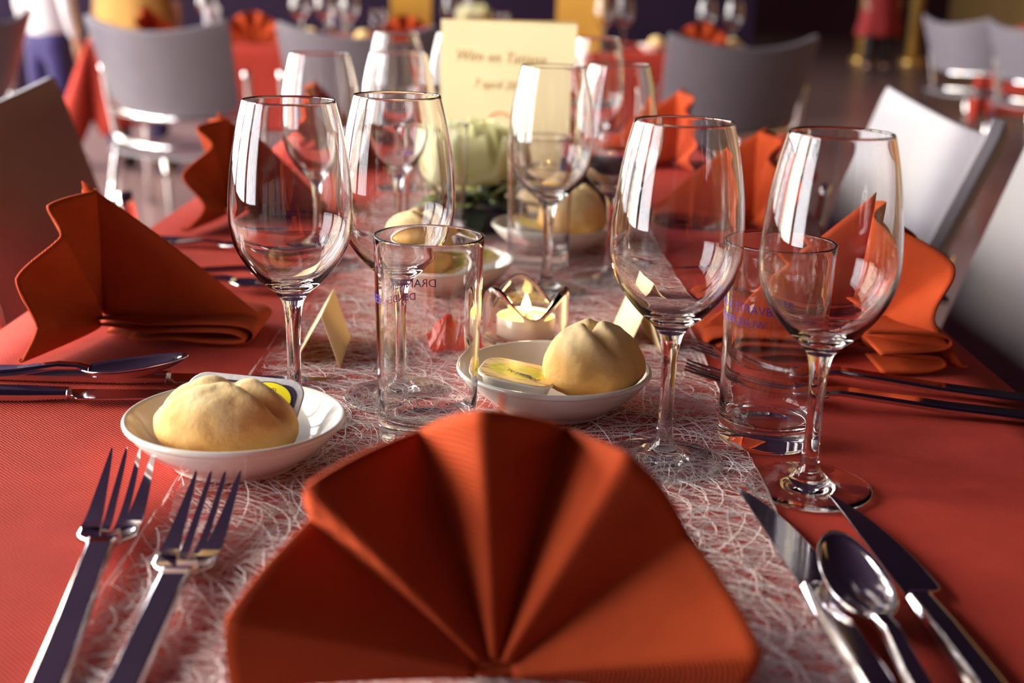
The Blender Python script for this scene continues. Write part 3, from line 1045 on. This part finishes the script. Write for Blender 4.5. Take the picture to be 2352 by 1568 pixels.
text_obj('lettering', '\u00ae', 0.0060, M['black_print'], tb, loc=(0.0180, 0.0130, 0.01290), rot=(0, 0, R(-14)))
tb.location = (D1[0] - 0.001, D1[1] + 0.0285, TOP + 0.0160)
tb.rotation_euler = (R(42), R(0), R(-12))
tag(tb, 'silver foil butter pack with yellow oval, leaning behind the roll', 'butter pack')
# printed cup in the second dish
def make_printed_tub(lettered):
    t = make_tub(0.053, 0.043, 0.017, 0.013, M['white_plastic'], M['white_plastic'])
    t.name = 'butter_tub'
    loft(MB(), [(rrect(0.0505, 0.0405, 0.0125), 0.0171), (rrect(0.0505, 0.0405, 0.0125), 0.01735)]).build('printed_lid', M['lid'], t, smooth=False)
    if lettered:
        text_obj('lettering', 'JOCHTAL', 0.0062, M['black_print'], t, loc=(0.004, -0.003, 0.0175), rot=(0, 0, R(156)))
        MB().add([(-0.002, -0.002, 0.0175), (0.012, -0.009, 0.0175), (0.009, -0.003, 0.0175)], [(0, 1, 2)]).build('printed_sketch', M['navy'], t, smooth=False)
    return t
tb2 = make_printed_tub(True)
tb2.location = (D2[0] - 0.0275, D2[1] - 0.010, TOP + 0.0110)
tb2.rotation_euler = (R(2), R(7), R(-12))
tag(tb2, 'white butter tub with yellow-green printed lid beside the pale roll', 'butter tub')
tb3 = make_printed_tub(False)
tb3.location = (D3[0] + 0.026, D3[1] - 0.002, TOP + 0.0125)
tb3.rotation_euler = (R(6), R(-14), R(30))
tag(tb3, 'green-lidded butter tub in the dish seen through the mirrored-lettering tumbler', 'butter tub')
tb4 = make_printed_tub(False)
tb4.location = (D4[0] - 0.026, D4[1] - 0.004, TOP + 0.0125)
tb4.rotation_euler = (R(6), R(12), R(10))
tag(tb4, 'green-lidded butter tub in the dish in front of the navy box', 'butter tub')

# ================================================================== SIDE SETTINGS
def place_fan(seed, x, y, rz, label, **kw):
    f = fan_napkin(seed, **kw)
    f.location = (x, y, TOP)
    f.rotation_euler = (0, 0, rz)
    tag(f, label, 'napkin', 'fan napkins down the sides of the main table')
    return f
place_fan(21, -0.334, 1.012, R(-90), 'rust fan napkin whose brace points at the cream tent card', R0=0.110, bow=0.020, lean=0.012, amp=0.0105, ridges=5, crisp=0.5)
place_fan(22, -0.345, 1.52, R(-86), 'rust fan napkin second along the window side, forks before it', R0=0.112, bow=0.022, lean=0.010)
place_fan(23, -0.315, 2.02, R(-84), 'blurred rust fan napkin farthest along the window side of the main table', R0=0.112)
nr = place_fan(24, 0.285, 1.020, R(90), 'rust fan napkin behind the readable tumbler, two fork handles in front', R0=0.118, bow=0.055, amp=0.014, xs=0.55, ridges=4)
# its lowest pleats spill out as flattened loops on the side of the fork handles
sp_ = catmull([(0, 0.268, 0.034), (0, 0.315, 0.033), (0, 0.336, 0.029), (0, 0.333, 0.021), (0, 0.300, 0.018), (0, 0.283, 0.0165), (0, 0.305, 0.0155), (0, 0.330, 0.013), (0, 0.334, 0.007), (0, 0.318, 0.0025), (0, 0.285, 0.0022)], 6)
def spill(u, v):
    p = sp_[int(round(u * (len(sp_) - 1)))]
    Y = 0.948 + 0.050 * v + 0.10 * (p.y - 0.30)
    return (Y - 1.020, -(p.y - 0.285), p.z)
MB().grid(spill, len(sp_) - 1, 5).build('base_fold', M['napkin'], nr, solid=0.0020, offset=0.0)
place_fan(25, 0.292, 1.56, R(84), 'rust fan napkin before the white chair back, second along that side', R0=0.110, bow=0.026, amp=0.011, crisp=0.3)
place_fan(26, 0.255, 2.08, R(88), 'blurred rust fan napkin farthest along the side of the white chair back', R0=0.112, amp=0.010)

# left sitter: knife, spoon, knife near; forks beyond
lay(KNIFE, (-0.175, 0.846), (-0.3499, 0.835), 0.128, 'steel knife behind the foil-pack dish, nearest of the three in that row', 'knife')
lay(SPOON, (-0.228, 0.868), (-0.3586, 0.857), 0.078, 'steel dessert spoon with raised bowl between two knives left of the bread dish', 'spoon', z=TOP + 0.004)
lay(KNIFE, (-0.118, 0.880), (-0.3682, 0.881), 0.128, 'steel knife reaching across the runner behind the foil-pack dish', 'knife')
lay(FORK, (-0.150, 1.215), (-0.314, 1.200), 0.124, 'steel fork beyond the left fan napkin, farther of its pair', 'fork', scale=(1, 1.19, 1))
lay(FORK, (-0.160, 1.155), (-0.300, 1.165), 0.124, 'steel fork beyond the left fan napkin, nearer of its pair', 'fork', scale=(1, 1.19, 1))
lay(KNIFE, (-0.185, 1.332), (-0.395, 1.355), 0.128, 'blurred steel knife in front of the second window-side napkin', 'knife')
lay(SPOON, (-0.230, 1.292), (-0.377, 1.300), 0.078, 'blurred steel spoon in front of the second window-side napkin', 'spoon', z=TOP + 0.004)
# right sitter
lay(FORK, (0.138, 0.950), (0.3588, 0.890), 0.124, 'steel fork by the readable tumbler, its handle nearer the side napkin', 'fork', scale=(1, 1.19, 1))
lay(FORK, (0.126, 0.893), (0.3384, 0.851), 0.124, 'steel fork passing just behind the readable tumbler base', 'fork', scale=(1, 1.19, 1))
lay(KNIFE, (0.150, 1.215), (0.330, 1.195), 0.128, 'steel knife beyond the napkin that stands behind the readable tumbler', 'knife')

# ------------------------------------------------------------------ tent place cards
def tent(ridge_n, ridge_f, hgt, left_n, right_n, label, mat):
    """folded card: two leaves meeting in a ridge; *_n near ends of the feet"""
    t = empty('place_card', ((left_n[0] + right_n[0]) / 2, (left_n[1] + right_n[1]) / 2, TOP))
    o = Vector(t.location)
    d = Vector((ridge_f[0] - ridge_n[0], ridge_f[1] - ridge_n[1], 0))
    rn = Vector((*ridge_n, TOP + hgt)) - o
    for nm, ft in (('leaf', left_n), ('leaf', right_n)):
        f = Vector((*ft, TOP)) - o
        mb = MB()
        mb.grid(lambda u, v: rn.lerp(f, v) + d * u, 4, 6)
        mb.build(nm, mat, t, smooth=False, solid=0.0005, offset=0.0)
    tag(t, label, 'place card')
    return t
tent((-0.1425, 0.925), (-0.1455, 1.012), 0.040, (-0.1650, 0.930), (-0.1290, 0.924), 'cream tent place card behind the foil-pack dish, beside a glass stem', M['card'])
tent((0.1075, 0.998), (0.0985, 1.062), 0.036, (0.0960, 1.008), (0.1210, 0.990), 'bright tent place card behind the pale round roll', M['card'])

# ------------------------------------------------------------------ tea light and its glass
TL = (0.0105, 0.998)
hd_ = empty('tealight_holder', (*TL, TOP))
Ro, Ri, HB, HT = 0.0340, 0.0290, 0.010, 0.042
def rimz(a):
    return HT + 0.0115 * math.cos(3 * (a - R(100)))
mb = MB()
seg = 96
rows = []
for k, (r, z) in enumerate([(0, 0.0005), (0.02, 0.0003), (Ro - 0.003, 0.0), (Ro - 0.0005, 0.002)]):
    rows.append((r, lambda a, z=z: z))
for f in (0.15, 0.3, 0.45, 0.6, 0.75, 0.9, 0.98):
    rows.append((Ro + 0.0008 * f, lambda a, f=f: 0.002 + (rimz(a) - 0.002) * f))
rows.append((Ro - 0.001, lambda a: rimz(a)))
rows.append(((Ro + Ri) / 2, lambda a: rimz(a) + 0.0008))
rows.append((Ri + 0.001, lambda a: rimz(a)))
for f in (0.98, 0.9, 0.75, 0.6, 0.45, 0.3, 0.15, 0.05):
    rows.append((Ri, lambda a, f=f: HB + (rimz(a) - HB) * f))
rows += [(Ri - 0.002, lambda a: HB), (0.015, lambda a: HB), (0, lambda a: HB)]
rings = []
for r, zf in rows:
    if r == 0:
        mb.v.append((0, 0, zf(0))); rings.append([len(mb.v) - 1])
    else:
        st = len(mb.v)
        for k in range(seg):
            a = 2 * PI * k / seg
            mb.v.append((r * math.cos(a), r * math.sin(a), zf(a)))
        rings.append(list(range(st, st + seg)))
for A, B in zip(rings, rings[1:]):
    for k in range(seg):
        k2 = (k + 1) % seg
        if len(A) == 1: mb.f.append((A[0], B[k2], B[k]))
        elif len(B) == 1: mb.f.append((A[k], A[k2], B[0]))
        else: mb.f.append((A[k], A[k2], B[k2], B[k]))
mb.build('glass_cup', M['holder_glass'], hd_)
tag(hd_, 'clear glass candle holder with a wavy rim behind the second bread dish', 'candle holder')
tl = empty('tealight', (*TL, TOP + HB + 0.0006))
MB().lathe([(0, 0.0), (0.0225, 0.0), (0.0232, 0.001), (0.0232, 0.0165), (0.0228, 0.0170), (0.0224, 0.0165), (0.0224, 0.0140), (0, 0.0140)], 64).build('cup', M['tealight_cup'], tl)
MB().lathe([(0, 0.0136), (0.0222, 0.0142), (0.0222, 0.0150), (0.015, 0.0146), (0.004, 0.0144), (0, 0.0146)], 64).build('wax', M['wax'], tl)
MB().tube([(0, 0, 0.0145), (0.0006, 0, 0.019), (0.0012, 0.0002, 0.0225)], 0.0007, 8).build('wick', M['wick'], tl)
MB().lathe(cat2([(0, 0.0185), (0.0021, 0.0198), (0.0036, 0.0225), (0.0033, 0.0255), (0.0020, 0.0292), (0.0008, 0.0325), (0, 0.0345)], 5), 20).build('flame', M['flame'], tl)
tag(tl, 'lit white tea light with yellow wax and a small flame', 'tea light')
pl = bpy.data.lights.new('flame_light', 'POINT')
pl.energy = 0.20
pl.color = (1.0, 0.62, 0.22)
pl.shadow_soft_size = 0.004
po = bpy.data.objects.new('flame_light', pl)
po.location = (TL[0], TL[1], TOP + HB + 0.040)
col.objects.link(po)

# ------------------------------------------------------------------ small red crumpled petal behind the tumbler
def petal_red(u, v):
    x = (u - 0.5) * 0.040
    y = (v - 0.5) * 0.030
    z = 0.010 + 0.012 * noise.noise(Vector((u * 3.1, v * 2.7, 1.3))) + 0.022 * (1 - abs(u - 0.55) * 2) * (0.4 + 0.6 * v)
    return (x + 0.004 * noise.noise(Vector((u * 5, v * 5, 4))), y, max(0.001, z * (1 - 0.8 * (1 - v) ** 3)))
rp_ = MB().grid(petal_red, 14, 10).build('crumpled_ribbon', M['red_petal'], None, smooth=False, solid=0.0008, offset=0.0)
rp_.location = (-0.046, 0.985, TOP + 0.001)
rp_.rotation_euler = (0, 0, R(15))
tag(rp_, 'small crumpled bright red ribbon piece on the runner behind the near tumbler', 'ribbon')

# ------------------------------------------------------------------ flower arrangement
def make_rose(parent, c, scale, seed):
    rnd = random.Random(seed)
    def petal(w, h, cup, curl):
        def fn(u, v):
            x = (u * 2 - 1)
            ww = w * max(0.0, math.sin(PI * (0.12 + 0.78 * v))) ** 0.7
            a = x * cup
            return (ww * math.sin(a) / max(cup, 0.01), -ww * (1 - math.cos(a)) / max(cup, 0.01) * 1.0 + curl * max(0, v - 0.65) ** 2 * 6 * -1, h * v)
        return fn
    rows = [(5, 0.006, 0.020, 0.036, 0.95, 6), (6, 0.013, 0.026, 0.040, 0.9, 16), (7, 0.020, 0.031, 0.042, 0.85, 32), (8, 0.027, 0.034, 0.042, 0.8, 52), (8, 0.032, 0.034, 0.040, 0.7, 74)]
    for ri, (n, r, w, h, cup, tilt) in enumerate(rows):
        for k in range(n):
            a = 2 * PI * (k + 0.5 * (ri % 2)) / n + rnd.uniform(-0.15, 0.15)
            p = MB().grid(petal(w * scale, h * scale * rnd.uniform(0.9, 1.1), cup, 0.012 * scale * (1 + ri)), 8, 8).build('petal', M['rose'], parent, solid=0.0006, offset=0.0)
            m = Matrix.Translation(c) @ Matrix.Rotation(a, 4, 'Z') @ Matrix.Translation((0, r * scale * 0.6, 0.006 * (4 - ri) * scale)) @ Matrix.Rotation(R(-tilt + rnd.uniform(-6, 6)), 4, 'X')
            p.matrix_local = m @ Matrix.Rotation(PI, 4, 'Z') if False else m
def leaf_obj(parent, base, direction, L, w, mat, droop=0.3):
    d = Vector(direction).normalized()
    side = d.cross(Vector((0, 0, 1)))
    if side.length < 1e-3: side = Vector((1, 0, 0))
    side.normalize()
    def fn(u, v):
        x = (u * 2 - 1) * w * math.sin(PI * min(1, v * 0.96 + 0.03)) ** 0.8
        p = Vector(base) + d * L * v + side * x
        p.z = max(p.z - droop * L * v * v + 0.15 * abs(x), 0.003)
        return p
    MB().grid(fn, 6, 9).build('leaf', mat, parent, solid=0.0006, offset=0.0)

def arrangement(loc, label, seed=1, scale=1.0, rose_h=0.055):
    t = empty('flower_arrangement', loc)
    rnd = random.Random(seed)
    MB().lathe(cat2([(0, 0.0), (0.040, 0.0), (0.050, 0.006), (0.056, 0.022), (0.054, 0.030), (0.048, 0.031), (0.046, 0.026), (0, 0.024)], 4), 40).build('bowl', M['dark_bowl'], t)
    make_rose(t, Vector((-0.004, -0.004, rose_h)), scale, seed)
    for k in range(26):
        a = 2 * PI * k / 26 + rnd.uniform(-0.2, 0.2)
        el_ = rnd.uniform(0.05, 0.9)
        leaf_obj(t, (0.018 * math.cos(a), 0.018 * math.sin(a), 0.026 + rnd.uniform(0, 0.012)), (math.cos(a), math.sin(a), el_), rnd.uniform(0.045, 0.085), rnd.uniform(0.010, 0.018), M['leaf'] if rnd.random() < 0.5 else M['dark_leaf'], rnd.uniform(0.2, 0.8))
    tag(t, label, 'flowers')
    return t
arrangement((-0.047, 1.50, TOP), 'white rose in a dark leafy bowl in front of the menu card', 4, 1.15, 0.052)

# ------------------------------------------------------------------ menu card
def folded_card(name, loc, rz, w, h, open_deg, mat, label, cat='menu card'):
    """upright card folded along its left edge; front leaf in local XZ facing -Y"""
    t = empty(name, loc, rz)
    MB().box(0, w, 0, 0.0008, 0, h).build('front_leaf', mat, t, smooth=False)
    b = MB().box(0, w, 0, 0.0008, 0, h).build('back_leaf', mat, t, smooth=False)
    b.location = (0, 0.0010, 0)
    b.rotation_euler = (0, 0, R(open_deg))
    tag(t, label, cat)
    return t
mc = folded_card('menu_card', (-0.099, 1.645, TOP), R(-21), 0.178, 0.2330, 38, M['menu'], 'tall cream menu card with handwriting behind the white rose')
text_obj('handwriting', 'Wim en Tatiana', 0.0185, M['ink'], mc, lambda c: Vector((c.x, c.z, c.y)), 0.25, loc=(0.0795, -0.0006, 0.184), rot=(0, R(0.5), 0))
text_obj('handwriting', '7 april 20', 0.0150, M['ink'], mc, lambda c: Vector((c.x, c.z, c.y)), 0.25, loc=(0.073, -0.0006, 0.152), rot=(0, R(0.5), 0))
ring = []
for k in range(31):
    a = R(20 + 200 * k / 30)
    ring.append((0.082 + 0.020 * math.cos(a), -0.0006, 0.103 + 0.020 * math.sin(a)))
MB().tube(ring, 0.0011, 6).build('drawn_ring', M['orange_ink'], mc)
MB().tube([(0.108, -0.0006, 0.070), (0.1085, -0.0006, 0.090), (0.107, -0.0006, 0.112)], 0.0011, 6).build('drawn_line', M['orange_ink'], mc)

nb = empty('gift_box', (0.098, 1.655, TOP), R(6))
MB().box(-0.050, 0.050, -0.025, 0.025, 0, 0.036).build('box', M['navy'], nb, smooth=False, bevel=0.001)
MB().box(-0.052, 0.052, -0.027, 0.027, 0.0362, 0.048).build('lid', M['navy'], nb, smooth=False, bevel=0.001)
tag(nb, 'small navy blue lidded box beside the menu card', 'box')

# ================================================================== CHAIRS
def make_chair(mat, seatmat):
    t = empty('stacking_chair')
    zb, zt = 0.610, 0.884
    def back(u, v):
        x = u * 2 - 1
        # rounded corners
        hw = 0.222 + 0.023 * v
        c = 1 - 0.03 * max(0, abs(v * 2 - 1) - 0.9) * 10
        z0 = zb + (zt - zb) * v
        z = z0 + 0.004 - 0.042 * (1 - x * x)
        y = -0.195 - (z0 - zb) * math.tan(R(20)) + 0.062 * x * x - 0.02 * (1 - v) ** 2 * 0
        return (x * hw * c, y, z)
    MB().grid(back, 28, 14).build('backrest', mat, t, solid=0.018, offset=0.0, bevel=0.003)
    def seat(u, v):
        x = u * 2 - 1
        y = -0.205 + 0.425 * v
        hw = 0.205 + 0.02 * v
        z = 0.462 + 0.012 * x * x - 0.012 * math.sin(PI * v) - 0.03 * max(0, v - 0.85) / 0.15 * max(0, v - 0.85)
        yy = y - 0.03 * (1 - v) * (1 - x * x)
        return (x * hw, yy, z)
    MB().grid(seat, 20, 16).build('seat', seatmat, t, solid=0.013, offset=0.0, bevel=0.003)
    for s in (-1, 1):
        MB().tube(catmull([(s * 0.252, -0.145, 0.73), (s * 0.250, -0.125, 0.62), (s * 0.245, -0.105, 0.53), (s * 0.240, -0.100, 0.47)], 4), 0.011, 10).build('back_post', M['chrome'], t)
        MB().tube([(s * 0.240, -0.100, 0.475), (s * 0.238, -0.16, 0.30), (s * 0.236, -0.215, 0.002)], 0.011, 10).build('leg', M['chrome'], t)
        MB().tube([(s * 0.240, 0.17, 0.450), (s * 0.238, 0.19, 0.30), (s * 0.236, 0.215, 0.002)], 0.011, 10).build('leg', M['chrome'], t)
        MB().tube([(s * 0.241, -0.10, 0.466), (s * 0.241, 0.17, 0.452)], 0.010, 10).build('side_rail', M['chrome'], t)
    def arc(z, y0, dep, hw):
        return [(hw * (2 * k / 16 - 1), y0 + dep * (2 * k / 16 - 1) ** 2, z - 0.012 * (1 - (2 * k / 16 - 1) ** 2)) for k in range(17)]
    MB().tube(arc(0.592, -0.215, 0.100, 0.249), 0.010, 10).build('back_rail', M['chrome'], t)
    MB().tube(arc(0.505, -0.235, 0.130, 0.243), 0.010, 10).build('rear_rail', M['chrome'], t)
    return t
CH = Proto(make_chair(M['chair'], M['chair']))
G = 'grey stacking chairs'
CH.put((-1.04, 4.22, 0), R(-16), 'grey chair with its back to the main table, beside the flaring cloth corner', 'chair', G)
CH.put((-0.48, 4.20, 0), R(-3), 'grey chair half hidden behind the wine glasses left of the menu card', 'chair', G)
CH.put((0.62, 4.22, 0), R(14), 'grey chair right of the menu card with its back to the main table', 'chair', G)
CH.put((0.350, 1.815, 0), R(90), 'bright window-lit grey chair pushed to the main table, farther along its side', 'chair', G)
CH.put((0.375, 1.272, 0), R(90), 'grey chair beside the near rust napkin, its shaded end next to the bright chair', 'chair', G)
CH.put((-0.410, 1.550, 0), R(-90), 'shaded chair on the window side of the main table', 'chair', G)
CH.put((2.60, 7.43, 0), R(-62), 'pale lilac chair in front of the far red cloth, nearer the red-clad person', 'chair', G)
CH.put((2.75, 6.80, 0), R(-60), 'pale lilac chair in front of the far red cloth, nearer the main table', 'chair', G)
CH.put((-1.95, 4.30, 0), R(70), 'chair of which chrome shows below the white-shirted person', 'chair', G)

# ================================================================== THINGS ON THE TABLE BEHIND
def on_t2(x, y):
    c, s = math.cos(T2R), math.sin(T2R)
    return (T2[0] + x * c - y * s, T2[1] + x * s + y * c, TOP)
GB = 'tableware on the table behind the grey chairs'
fp = Proto(fan_napkin(31, 5, 0.115, 0.014))
for x, y, a, lb in ((0.62, 0.13, 0, 'blurred fan napkin showing above the chair by the flaring cloth corner'),
                    (1.22, 0.13, 0, 'blurred fan napkin below the golden card beside the wine glasses'),
                    (2.42, 0.14, 0, 'blurred fan napkin behind the chair right of the menu card'),
                    (0.16, 0.42, -90, 'blurred fan napkin in front of the mustard skirt')):
    f = fp.put(on_t2(x, y), T2R + R(a), lb, 'napkin', 'fan napkins on the table behind')
gb = [(0.40, 0.46, 'blurred wine glass behind the tumbler next to the chair-top fan napkin'),
      (0.79, 0.33, 'blurred wine glass just past the chair-top fan napkin, foremost of a cluster of three'),
      (0.885, 0.44, 'blurred wine glass at the back of the cluster of three past the chair-top fan napkin'),
      (0.99, 0.33, 'blurred wine glass of the cluster of three, next to the golden card'),
      (1.41, 0.40, 'blurred wine glass between the golden card and the far white flowers'),
      (1.505, 0.44, 'blurred wine glass right before the far white flowers'),
      (2.045, 0.33, 'blurred wine glass beside the golden card that rises behind the menu card'),
      (2.14, 0.37, 'blurred wine glass a hand away from the golden card that rises behind the menu card'),
      (2.50, 0.40, 'blurred wine glass behind the fan napkin of the chair right of the menu card'),
      (2.60, 0.33, 'blurred wine glass nearest the cloth corner right of the menu card')]
for x, y, lb in gb:
    WG.put(on_t2(x, y), 0, lb, 'wine glass', GB)
tp = Proto(copy_tree(tum_l))
for x, y, lb in ((0.44, 0.30, 'blurred tumbler next to the chair-top fan napkin by the mustard skirt'),
                 (0.95, 0.22, 'blurred tumbler in front of the cluster of three wine glasses'),
                 (1.11, 0.31, 'blurred tumbler standing before the golden card'),
                 (1.62, 0.35, 'blurred tumbler beside the far white flowers')):
    tp.put(on_t2(x, y), 1.0, lb, 'tumbler', GB)
for x, y, wh in ((0.445, 0.16, 'beside the chair-top fan napkin by the mustard skirt'), (0.83, 0.19, 'below the cluster of three wine glasses'), (1.04, 0.16, 'next to the napkin under the golden card'),
                 (2.24, 0.20, 'at the shoulder of the chair right of the menu card'), (2.56, 0.20, 'by the cloth corner right of the menu card')):
    DISH.put(on_t2(x, y), 0, 'blurred white dish ' + wh, 'dish', GB)
    rr_ = copy_tree(r2)
    p = on_t2(x, y)
    rr_.location = (p[0] + 0.012, p[1], p[2] + 0.0085)
    tag(rr_, 'blurred roll ' + wh, 'bread roll', 'rolls on the table behind')
c1 = on_t2(1.16, 0.40)
folded_card('menu_card', c1, R(12), 0.170, 0.233, 50, M['gold'], 'golden yellow card standing behind the wine glasses on the table behind')
c2 = on_t2(1.86, 0.42)
folded_card('menu_card', c2, R(5), 0.200, 0.233, 55, M['gold'], 'golden yellow card rising behind the handwritten menu card')
a2 = arrangement(on_t2(1.52, 0.62), 'blurred white flowers on the table behind, left of the handwritten card', 9, 1.4, 0.070)
a3 = arrangement((3.75, 8.6, TOP), 'blurred flowers on the far red table by the lilac chairs', 10, 1.4, 0.070)

# ================================================================== PEOPLE (far, out of focus)
def skin_obj(name, verts, edges, rads, mat, parent, sub=2, root=0):
    me = bpy.data.meshes.new(name)
    me.from_pydata(verts, edges, [])
    me.update()
    o = bpy.data.objects.new(name, me)
    col.objects.link(o)
    o.modifiers.new('skin', 'SKIN').use_smooth_shade = True
    for i, r in enumerate(rads):
        r = r if isinstance(r, tuple) else (r, r)
        me.skin_vertices[0].data[i].radius = r
        me.skin_vertices[0].data[i].use_root = (i == root)
    s = o.modifiers.new('sub', 'SUBSURF'); s.levels = sub; s.render_levels = sub
    me.materials.append(mat)
    o.parent = parent
    return o

def person(loc, rz, H, top_mat, leg_mat, shoe_mat, label, skirt=None, skirt_len=0.5):
    """standing figure facing local -Y: one body mesh plus clothing"""
    t = empty('person', loc, rz)
    k = H / 1.70
    V = lambda x, y, z: (x * k, y * k, z * k)
    vs = [V(0, 0, 0.92), V(0, 0.01, 1.08), V(0, 0.015, 1.25), V(0, 0.015, 1.38), V(0, 0.005, 1.46), V(0, -0.005, 1.52), V(0, -0.015, 1.59), V(0, -0.01, 1.67)]
    rd = [(0.155, 0.105), (0.125, 0.095), (0.145, 0.105), (0.12, 0.09), 0.05, 0.055, (0.076, 0.095), (0.065, 0.08)]
    ed = [(i, i + 1) for i in range(7)]
    for s in (-1, 1):
        b = len(vs)
        vs += [V(s * 0.10, 0, 0.84), V(s * 0.105, -0.005, 0.49), V(s * 0.11, 0.015, 0.09), V(s * 0.115, -0.06, 0.035), V(s * 0.12, -0.15, 0.025)]
        rd += [0.085, 0.056, 0.040, 0.042, 0.032]
        ed += [(0, b), (b, b + 1), (b + 1, b + 2), (b + 2, b + 3), (b + 3, b + 4)]
        b = len(vs)
        vs += [V(s * 0.17, 0.01, 1.38), V(s * 0.225, 0.02, 1.10), V(s * 0.215, -0.05, 0.86), V(s * 0.205, -0.07, 0.80)]
        rd += [0.055, 0.042, 0.030, 0.032]
        ed += [(3, b), (b, b + 1), (b + 1, b + 2), (b + 2, b + 3)]
        hand = b + 3
        for j, (dx, dz, rr) in enumerate(((-0.026, -0.075, 0.009), (-0.009, -0.088, 0.009), (0.009, -0.085, 0.009), (0.024, -0.070, 0.008))):
            c = len(vs)
            hx, hy, hz = 0.205 * s, -0.07, 0.80
            vs += [V(hx + 0.3 * dx, hy + dx, hz + dz * 0.45), V(hx + 0.3 * dx, hy + dx - 0.01, hz + dz)]
            rd += [rr, rr * 0.85]
            ed += [(hand, c), (c, c + 1)]
        c = len(vs)
        vs += [V(0.205 * s - 0.012 * s, -0.105, 0.785), V(0.205 * s - 0.016 * s, -0.118, 0.755)]
        rd += [0.010, 0.008]
        ed += [(hand, c), (c, c + 1)]
    rd = [(r[0] * k, r[1] * k) if isinstance(r, tuple) else r * k for r in rd]
    skin_obj('body', vs, ed, rd, M['skin'], t)
    # face and hair
    for s in (-1, 1):
        MB().lathe([(0, -0.012 * k), (0.010 * k, 0), (0, 0.012 * k)], 8).build('eye', M['black_cloth'], t, loc=V(s * 0.032, -0.098, 1.61))
        MB().tube([V(s * 0.078, 0.0, 1.575), V(s * 0.088, 0.008, 1.60), V(s * 0.082, 0.0, 1.625)], 0.011 * k, 8).build('ear', M['skin'], t)
    MB().tube([V(0, -0.098, 1.615), V(0, -0.118, 1.575)], [0.008 * k, 0.014 * k], 8).build('nose', M['skin'], t)
    MB().tube([V(-0.024, -0.098, 1.545), V(0, -0.104, 1.543), V(0.024, -0.098, 1.545)], 0.006 * k, 8).build('mouth', M['red_cloth'], t)
    def hairf(u, v):
        a = 2 * PI * u
        th = v * PI * 0.60
        r = 1.0
        back = 0.5 + 0.5 * math.sin(a)
        x = 0.088 * math.sin(th) * math.cos(a)
        y = 0.105 * math.sin(th) * math.sin(a) + 0.008
        z = 1.615 + 0.105 * math.cos(th * (0.62 + 0.50 * back))
        return V(x, y, z)
    MB().grid(hairf, 28, 10, wrap_u=True).build('hair', M['hair'], t, solid=0.01 * k, offset=0.0)
    # shirt
    sv = [V(0, 0, 0.86), V(0, 0, 0.98), V(0, 0.01, 1.08), V(0, 0.015, 1.25), V(0, 0.015, 1.40)]
    sr = [(0.185, 0.135), (0.175, 0.125), (0.150, 0.118), (0.170, 0.125), (0.135, 0.105)]
    se = [(i, i + 1) for i in range(4)]
    for s in (-1, 1):
        b = len(sv)
        sv += [V(s * 0.17, 0.01, 1.39), V(s * 0.228, 0.02, 1.10), V(s * 0.216, -0.045, 0.88)]
        sr += [0.072, 0.058, 0.045]
        se += [(4, b), (b, b + 1), (b + 1, b + 2)]
    sr = [(r[0] * k, r[1] * k) if isinstance(r, tuple) else r * k for r in sr]
    skin_obj('top', sv, se, sr, top_mat, t)
    # trousers
    tv = [V(0, 0, 0.98), V(0, 0, 0.88)]
    tr = [(0.165, 0.115), (0.170, 0.122)]
    te = [(0, 1)]
    for s in (-1, 1):
        b = len(tv)
        tv += [V(s * 0.10, 0, 0.80), V(s * 0.105, -0.005, 0.49), V(s * 0.11, 0.015, 0.10)]
        tr += [0.105, 0.078, 0.064]
        te += [(1, b), (b, b + 1), (b + 1, b + 2)]
    tr = [(r[0] * k, r[1] * k) if isinstance(r, tuple) else r * k for r in tr]
    skin_obj('trousers', tv, te, tr, leg_mat, t)
    for s in (-1, 1):
        skin_obj('shoe', [V(s * 0.11, 0.03, 0.048), V(s * 0.115, -0.06, 0.045), V(s * 0.12, -0.17, 0.038)], [(0, 1), (1, 2)], [0.048 * k, 0.050 * k, 0.038 * k], shoe_mat, t)
    if skirt:
        def sk(u, v):
            a = 2 * PI * u
            r = 0.18 + 0.10 * v + 0.012 * math.sin(7 * a) * v
            return V(r * math.cos(a), r * 0.78 * math.sin(a), 1.0 - skirt_len * v)
        MB().grid(sk, 56, 10, wrap_u=True).build('skirt', skirt, t, solid=0.006 * k, offset=0.0)
    tag(t, label, 'person')
    return t
person((-2.42, 6.75, 0), R(150), 1.28, M['white_shirt'], M['blue_trouser'], M['black_cloth'], 'person in a white shirt and dark blue trousers, standing with back turned')
person((-1.98, 6.75, 0), R(170), 1.66, M['navy_cloth'], M['navy_cloth'], M['black_cloth'], 'person in a navy top and mustard skirt behind the red table', M['mustard'], 0.62)
person((4.31, 15.95, 0), R(10), 1.70, M['red_cloth'], M['black_cloth'], M['black_cloth'], 'person in a long dark red coat and black trousers, far across the floor', M['red_cloth'], 0.55)

# brass columns on the far side of the floor, mirrored in its gloss
for x, y, lb in ((4.72, 18.2, 'slim brass column behind the red-coated person, nearer the menu card'), (5.35, 18.0, 'slim brass column behind the red-coated person, nearer the lilac chairs')):
    t = empty('brass_column', (x, y, 0))
    MB().lathe([(0, 0), (0.16, 0), (0.16, 0.06), (0.11, 0.10), (0, 0.10)], 24).build('base', M['brass'], t)
    MB().lathe([(0, 0.10), (0.085, 0.10), (0.085, 4.6), (0, 4.6)], 24).build('shaft', M['brass'], t)
    MB().lathe([(0, 4.6), (0.11, 4.6), (0.15, 4.72), (0.15, 4.795), (0, 4.795)], 24).build('capital', M['brass'], t)
    tag(t, lb, 'column')
